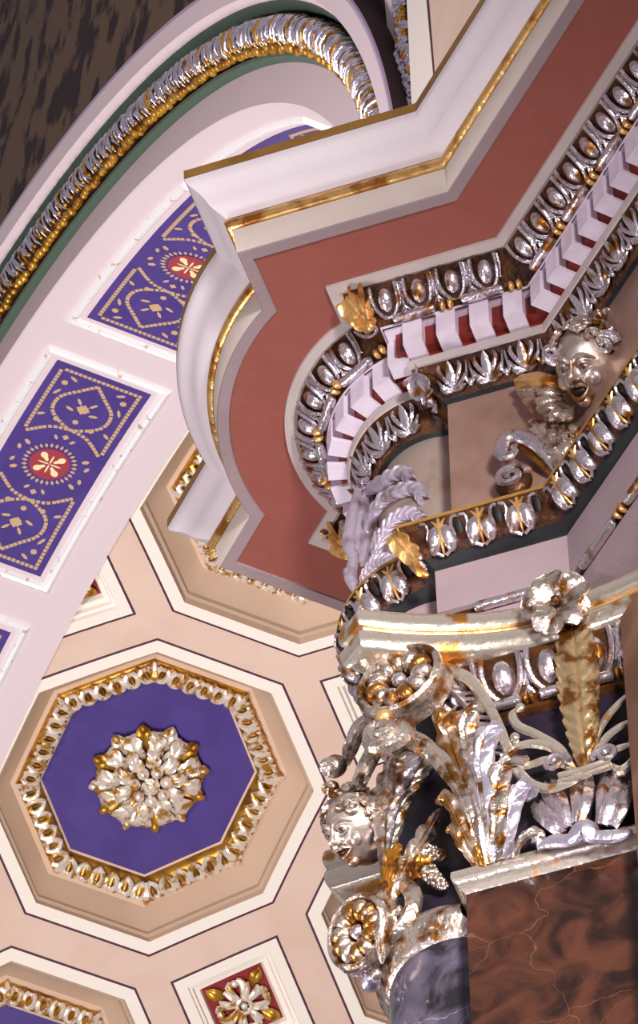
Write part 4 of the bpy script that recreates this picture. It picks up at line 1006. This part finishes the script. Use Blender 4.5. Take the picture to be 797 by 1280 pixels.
# ------------------------------------------------------------------ ornament on the frieze
def pxF(px, py, d): return pxA(px, py, d)
P_m = pxA(735, 457, .085); tm = nz(-P_m)
fz_ = nz(tm*.85-cR*.42-cU*.18); fy_ = cU*.98-cR*.16; fy_ = nz(fy_-fz_*(fy_@fz_)); mf = Fr(P_m, np.cross(fy_, fz_), fy_, fz_)
mk = thing('grotesque_mask', 'large gilded bearded mask with open mouth at the inner corner of the frieze', 'carving', P_m)
mb = MB(); head(mb, mf, .069, .30); part('face', mb, [FACEM, GROUND], mk)
mb = MB(); curls(mb, mf, .069, 46, -.7, .15, .15, .0145, 8); part('hair', mb, SILVERG, mk, 'curling hair')
mb = MB(); curls(mb, Fr(mf.p(-.030, -.052, -.020), mf.x, mf.y, mf.z), .040, 26, -.4, .6, -1.1, .0095, 9); part('beard', mb, GOLDB, mk, 'curly beard')
for sg in (1, -1):
    mb = MB(); f2 = Fr(mf.p(.052*sg, .034, .016), mf.x, mf.y, mf.z); spiral(mb, f2, .021, .003, 1.5, .0085, .004, 0, 0, sg, .012); part('horn', mb, SILVER, mk, 'curled horn')
shl = thing('shell_wing', 'fan of silver and gold feathers to the left of the mask', 'carving', pxA(675, 500, .05))
for k, (p0, p1, p2, w_) in enumerate((((708, 488), (678, 478), (649, 478), .016), ((706, 494), (678, 491), (650, 490), .0105), ((706, 500), (680, 502), (656, 501), .0095), ((706, 505), (684, 511), (664, 510), .0095), ((708, 508), (692, 519), (676, 518), .009), ((712, 508), (702, 521), (692, 522), .008), ((716, 508), (710, 520), (704, 522), .007))):
    mb = MB(); frond(mb, [pxA(p0[0], p0[1], .05), pxA(p1[0], p1[1], .066), pxA(p2[0], p2[1], .03)], [w_*.5, w_, w_*1.15, w_*.9], toc, ns=14, lobes=0, ridge=.8, groove=.0, fwd=-.3, thick=.008); part('feather', mb, GOLDB if k == 0 else SILVERG, shl)
scf = thing('frieze_scroll', 'silver C shaped leaf scroll on the frieze below the feather fan', 'carving', pxA(650, 550, .03))
mb = MB(); mb.tube([pxA(*p) for p in ((694, 588, .02), (682, 568, .035), (664, 552, .045), (645, 545, .045), (630, 552, .045), (626, 566, .045), (635, 572, .045), (643, 564, .045), (640, 558, .045))], [.008, .011, .013, .014, .014, .013, .010, .007, .004], 0, 10, samp=44, flat=.85, up=v3(nA, 0)); part('scroll', mb, SILVER, scf)
mb = MB(); mb.tube([pxA(*p) for p in ((692, 594, .01), (676, 578, .02), (660, 564, .025), (648, 558, .03))], [.006, .008, .008, .005], 0, 8, samp=16); part('scroll', mb, GOLD, scf)
for pts, w_ in ((((700, 590, .03), (690, 560, .045), (676, 538, .05), (664, 524, .045)), .014), (((706, 585, .03), (704, 560, .045), (697, 540, .05), (693, 528, .045)), .013), (((712, 580, .03), (716, 560, .04), (718, 545, .045), (716, 530, .05)), .014), (((716, 590, .03), (724, 570, .04), (727, 550, .045), (724, 535, .05)), .012)):
    mb = MB(); frond(mb, [pxA(*p) for p in pts], [w_*.7, w_*1.1, w_*1.2, w_*.4], v3(nA, 0), ns=26, lobes=5, depth=.4, ridge=.4, groove=.25, fwd=.8); part('leaf', mb, SILVERG, scf)
bt = thing('frieze_button', 'round silver flower bud at the bottom of the frieze', 'carving', pxA(642, 602, .02))
mb = MB(); c = pxA(642, 604, .02); f2 = Fr(c, v3(A, 0), UP, v3(nA, 0)); mb.ell(c, f2.x*.034, f2.y*.036, f2.z*.018, 0, 18, 10); part('disc', mb, GROUND, bt)
mb = MB(); spiral(mb, Fr(f2.p(0, 0, .014), f2.x, f2.y, f2.z), .030, .004, 1.7, .0085, .005, .2, 0, 1, .008); part('curl', mb, SILVER, bt)
# garland rising to the right of the mask
fg = thing('frieze_garland', 'tangled silver leaf and ribbon garland rising right of the mask', 'carving', pxA(775, 385, .1))
rg = random.Random(12)
for (px, py, s_) in ((765, 402, 1.0), (782, 388, 1.1), (772, 372, .9), (790, 362, 1.1), (796, 345, 1.0), (785, 412, .9), (796, 395, 1), (756, 392, .8), (790, 330, .9), (780, 350, .8), (748, 385, .7), (792, 318, .8)):
    P_ = pxA(px, py, .085); f2 = Fr(P_, v3(A, 0), UP, tm).at(0, 0, 0, rg.random()*6)
    f2.z = nz(tm+.4*nz(np.array([rg.gauss(0, 1) for _ in range(3)]))); f2.x = nz(np.cross(f2.y, f2.z)); f2.y = np.cross(f2.z, f2.x)
    mb = MB(); mb.leaf(f2, [(-.03*s_, -.01), (-.01*s_, .010), (.012*s_, .012), (.028*s_, .0)], .021*s_, 3, 0, 22, 4, .005, .4, .35, .5)
    spiral(mb, Fr(f2.p(.012*s_, -.012*s_, .008), f2.x, f2.y, f2.z), .013*s_, .002, 1.4, .005*s_, .003, 0, 0, 1, .006, 16)
    part('leaf', mb, SILVERG if rg.random() < .6 else SILVER, fg)
# plumes on the rounded frieze above the column
pl = thing('plaster_plumes', 'lilac silver plumes curling round the rounded frieze above the column', 'carving', pxC(470, 650, .15))
for pts, w_ in ((((444, 690, .165), (446, 650, .158), (458, 618, .150), (480, 600, .146), (500, 592, .144), (510, 600, .140)), .0125), (((450, 704, .162), (458, 664, .156), (472, 632, .150), (494, 616, .147), (516, 612, .145), (526, 622, .141)), .0125), (((462, 712, .158), (472, 684, .152), (486, 658, .149), (506, 644, .147), (524, 648, .142)), .0125),
                    (((452, 742, .165), (456, 722, .165), (468, 706, .160), (482, 702, .155), (490, 712, .150)), .012)):
    mb = MB(); frond(mb, [pxC(*p) for p in pts], [w_*.6, w_*.9, w_*1.1, w_*1.15, w_*1.1, w_*.8], nz(toc*.8-v3(AX, 0)*.3), ns=84, nv=5, lobes=11, depth=.22, ridge=.45, groove=.12, fwd=1.3, thick=.01); part('plume', mb, PLASTER, pl)
mb = MB(); P_ = [pxC(*p) for p in ((456, 592, .145), (446, 620, .155), (440, 650, .165), (436, 678, .178), (441, 700, .18), (438, 722, .18), (448, 744, .17))]
mb.tube(P_, [.005, .008, .012, .013, .009, .012, .006], 0, 10, samp=40, flat=.8, up=toc); part('stem', mb, PLASTER, pl)
for (px, py, r_) in ((433, 672, .008), (434, 716, .008)):
    mb = MB(); c = pxC(px, py, .18); mb.ell(c, hf.x*r_, hf.y*r_*1.3, hf.z*r_, 0, 10, 8); part('knob', mb, PLASTER, pl)

# ------------------------------------------------------------------ wall strips beyond the arch, upper middle
def strip(mb, q, z0, z1, mi=0):     # quad given by photo points on the wall plane, given a real thickness
    a = [on_wall(px, py, -z1) for px, py in q]; b = [p+aN*(z1-z0) for p in a]; n = len(a)
    mb.add(a+b, [(i, (i+1) % n, n+(i+1) % n, n+i) for i in range(n)], mi); mb.poly(a, mi); mb.poly(b[::-1], mi)
def xl(x0, y0, x1, y1, y): return x0+(x1-x0)*(y-y0)/(y1-y0)
lines = {'a': (480.5, 0, 492.5, 134), 'b': (489, 0, 500, 134), 'c': (508, 0, 514, 128), 'd': (532.5, 0, 541, 94), 'e': (536, 0, 543.5, 94), 'f': (760, 0, 760, 94)}
def qd(k1, k2, y0=-160, y1=330): return [(xl(*lines[k1], y0), y0), (xl(*lines[k2], y0), y0), (xl(*lines[k2], y1), y1), (xl(*lines[k1], y1), y1)]
fp = thing('wall_frame', 'upright cream and lilac wall border with plum line above the cornice corner', 'moulding', on_wall(515, 60, -.05))
mb = MB(); strip(mb, qd('a', 'b'), .0, .075); part('lilac_strip', mb, ARCHL, fp)
mb = MB(); strip(mb, qd('b', 'c'), .0, .05); part('recess', mb, GROUND, fp)
mb = MB(); strip(mb, qd('c', 'd'), .0, .10); part('cream_strip', mb, CREAM, fp)
mb = MB(); strip(mb, qd('d', 'e'), .0, .098); part('plum_strip', mb, LINE, fp)
mb = MB(); strip(mb, qd('e', 'f'), .0, .10); wr = mb.build('wall_right', [FIELD]); wr['kind'] = 'structure'
gr2 = thing('upright_garland', 'narrow silver and gold leaf garland strip standing upright beside the cream border', 'garland', on_wall(505, 60, -.06))
mb = MB(); berries = []; rg = random.Random(21)
for i in range(46):
    y = -150+i*9.5; x = (xl(*lines['b'], y)+xl(*lines['c'], y))/2
    for k in range(3):
        x0 = x-8+5*k+rg.uniform(-1, 1); P0, P1, P2 = on_wall(x0, y-7, -.055), on_wall(x0+3+rg.uniform(-2, 2), y, -.095), on_wall(x0+6+rg.uniform(-2, 3), y+8, -.06)
        mb.tube([P0, P1, P2], [.003, .0115, .002], 0 if rg.random() < .7 else 1, 6, samp=6)
    if i % 5 < 2: c = on_wall(x+7, y+3, -.07); berries.append(c)
part('garland_leaves', mb, [SILVER_L, GILTY], gr2)
for c in berries:
    mb = MB(); mb.ell(c, aH*.017, UP*.02, aN*.017, 0, 10, 8); part('berry', mb, GILTY, gr2, 'gold berry')
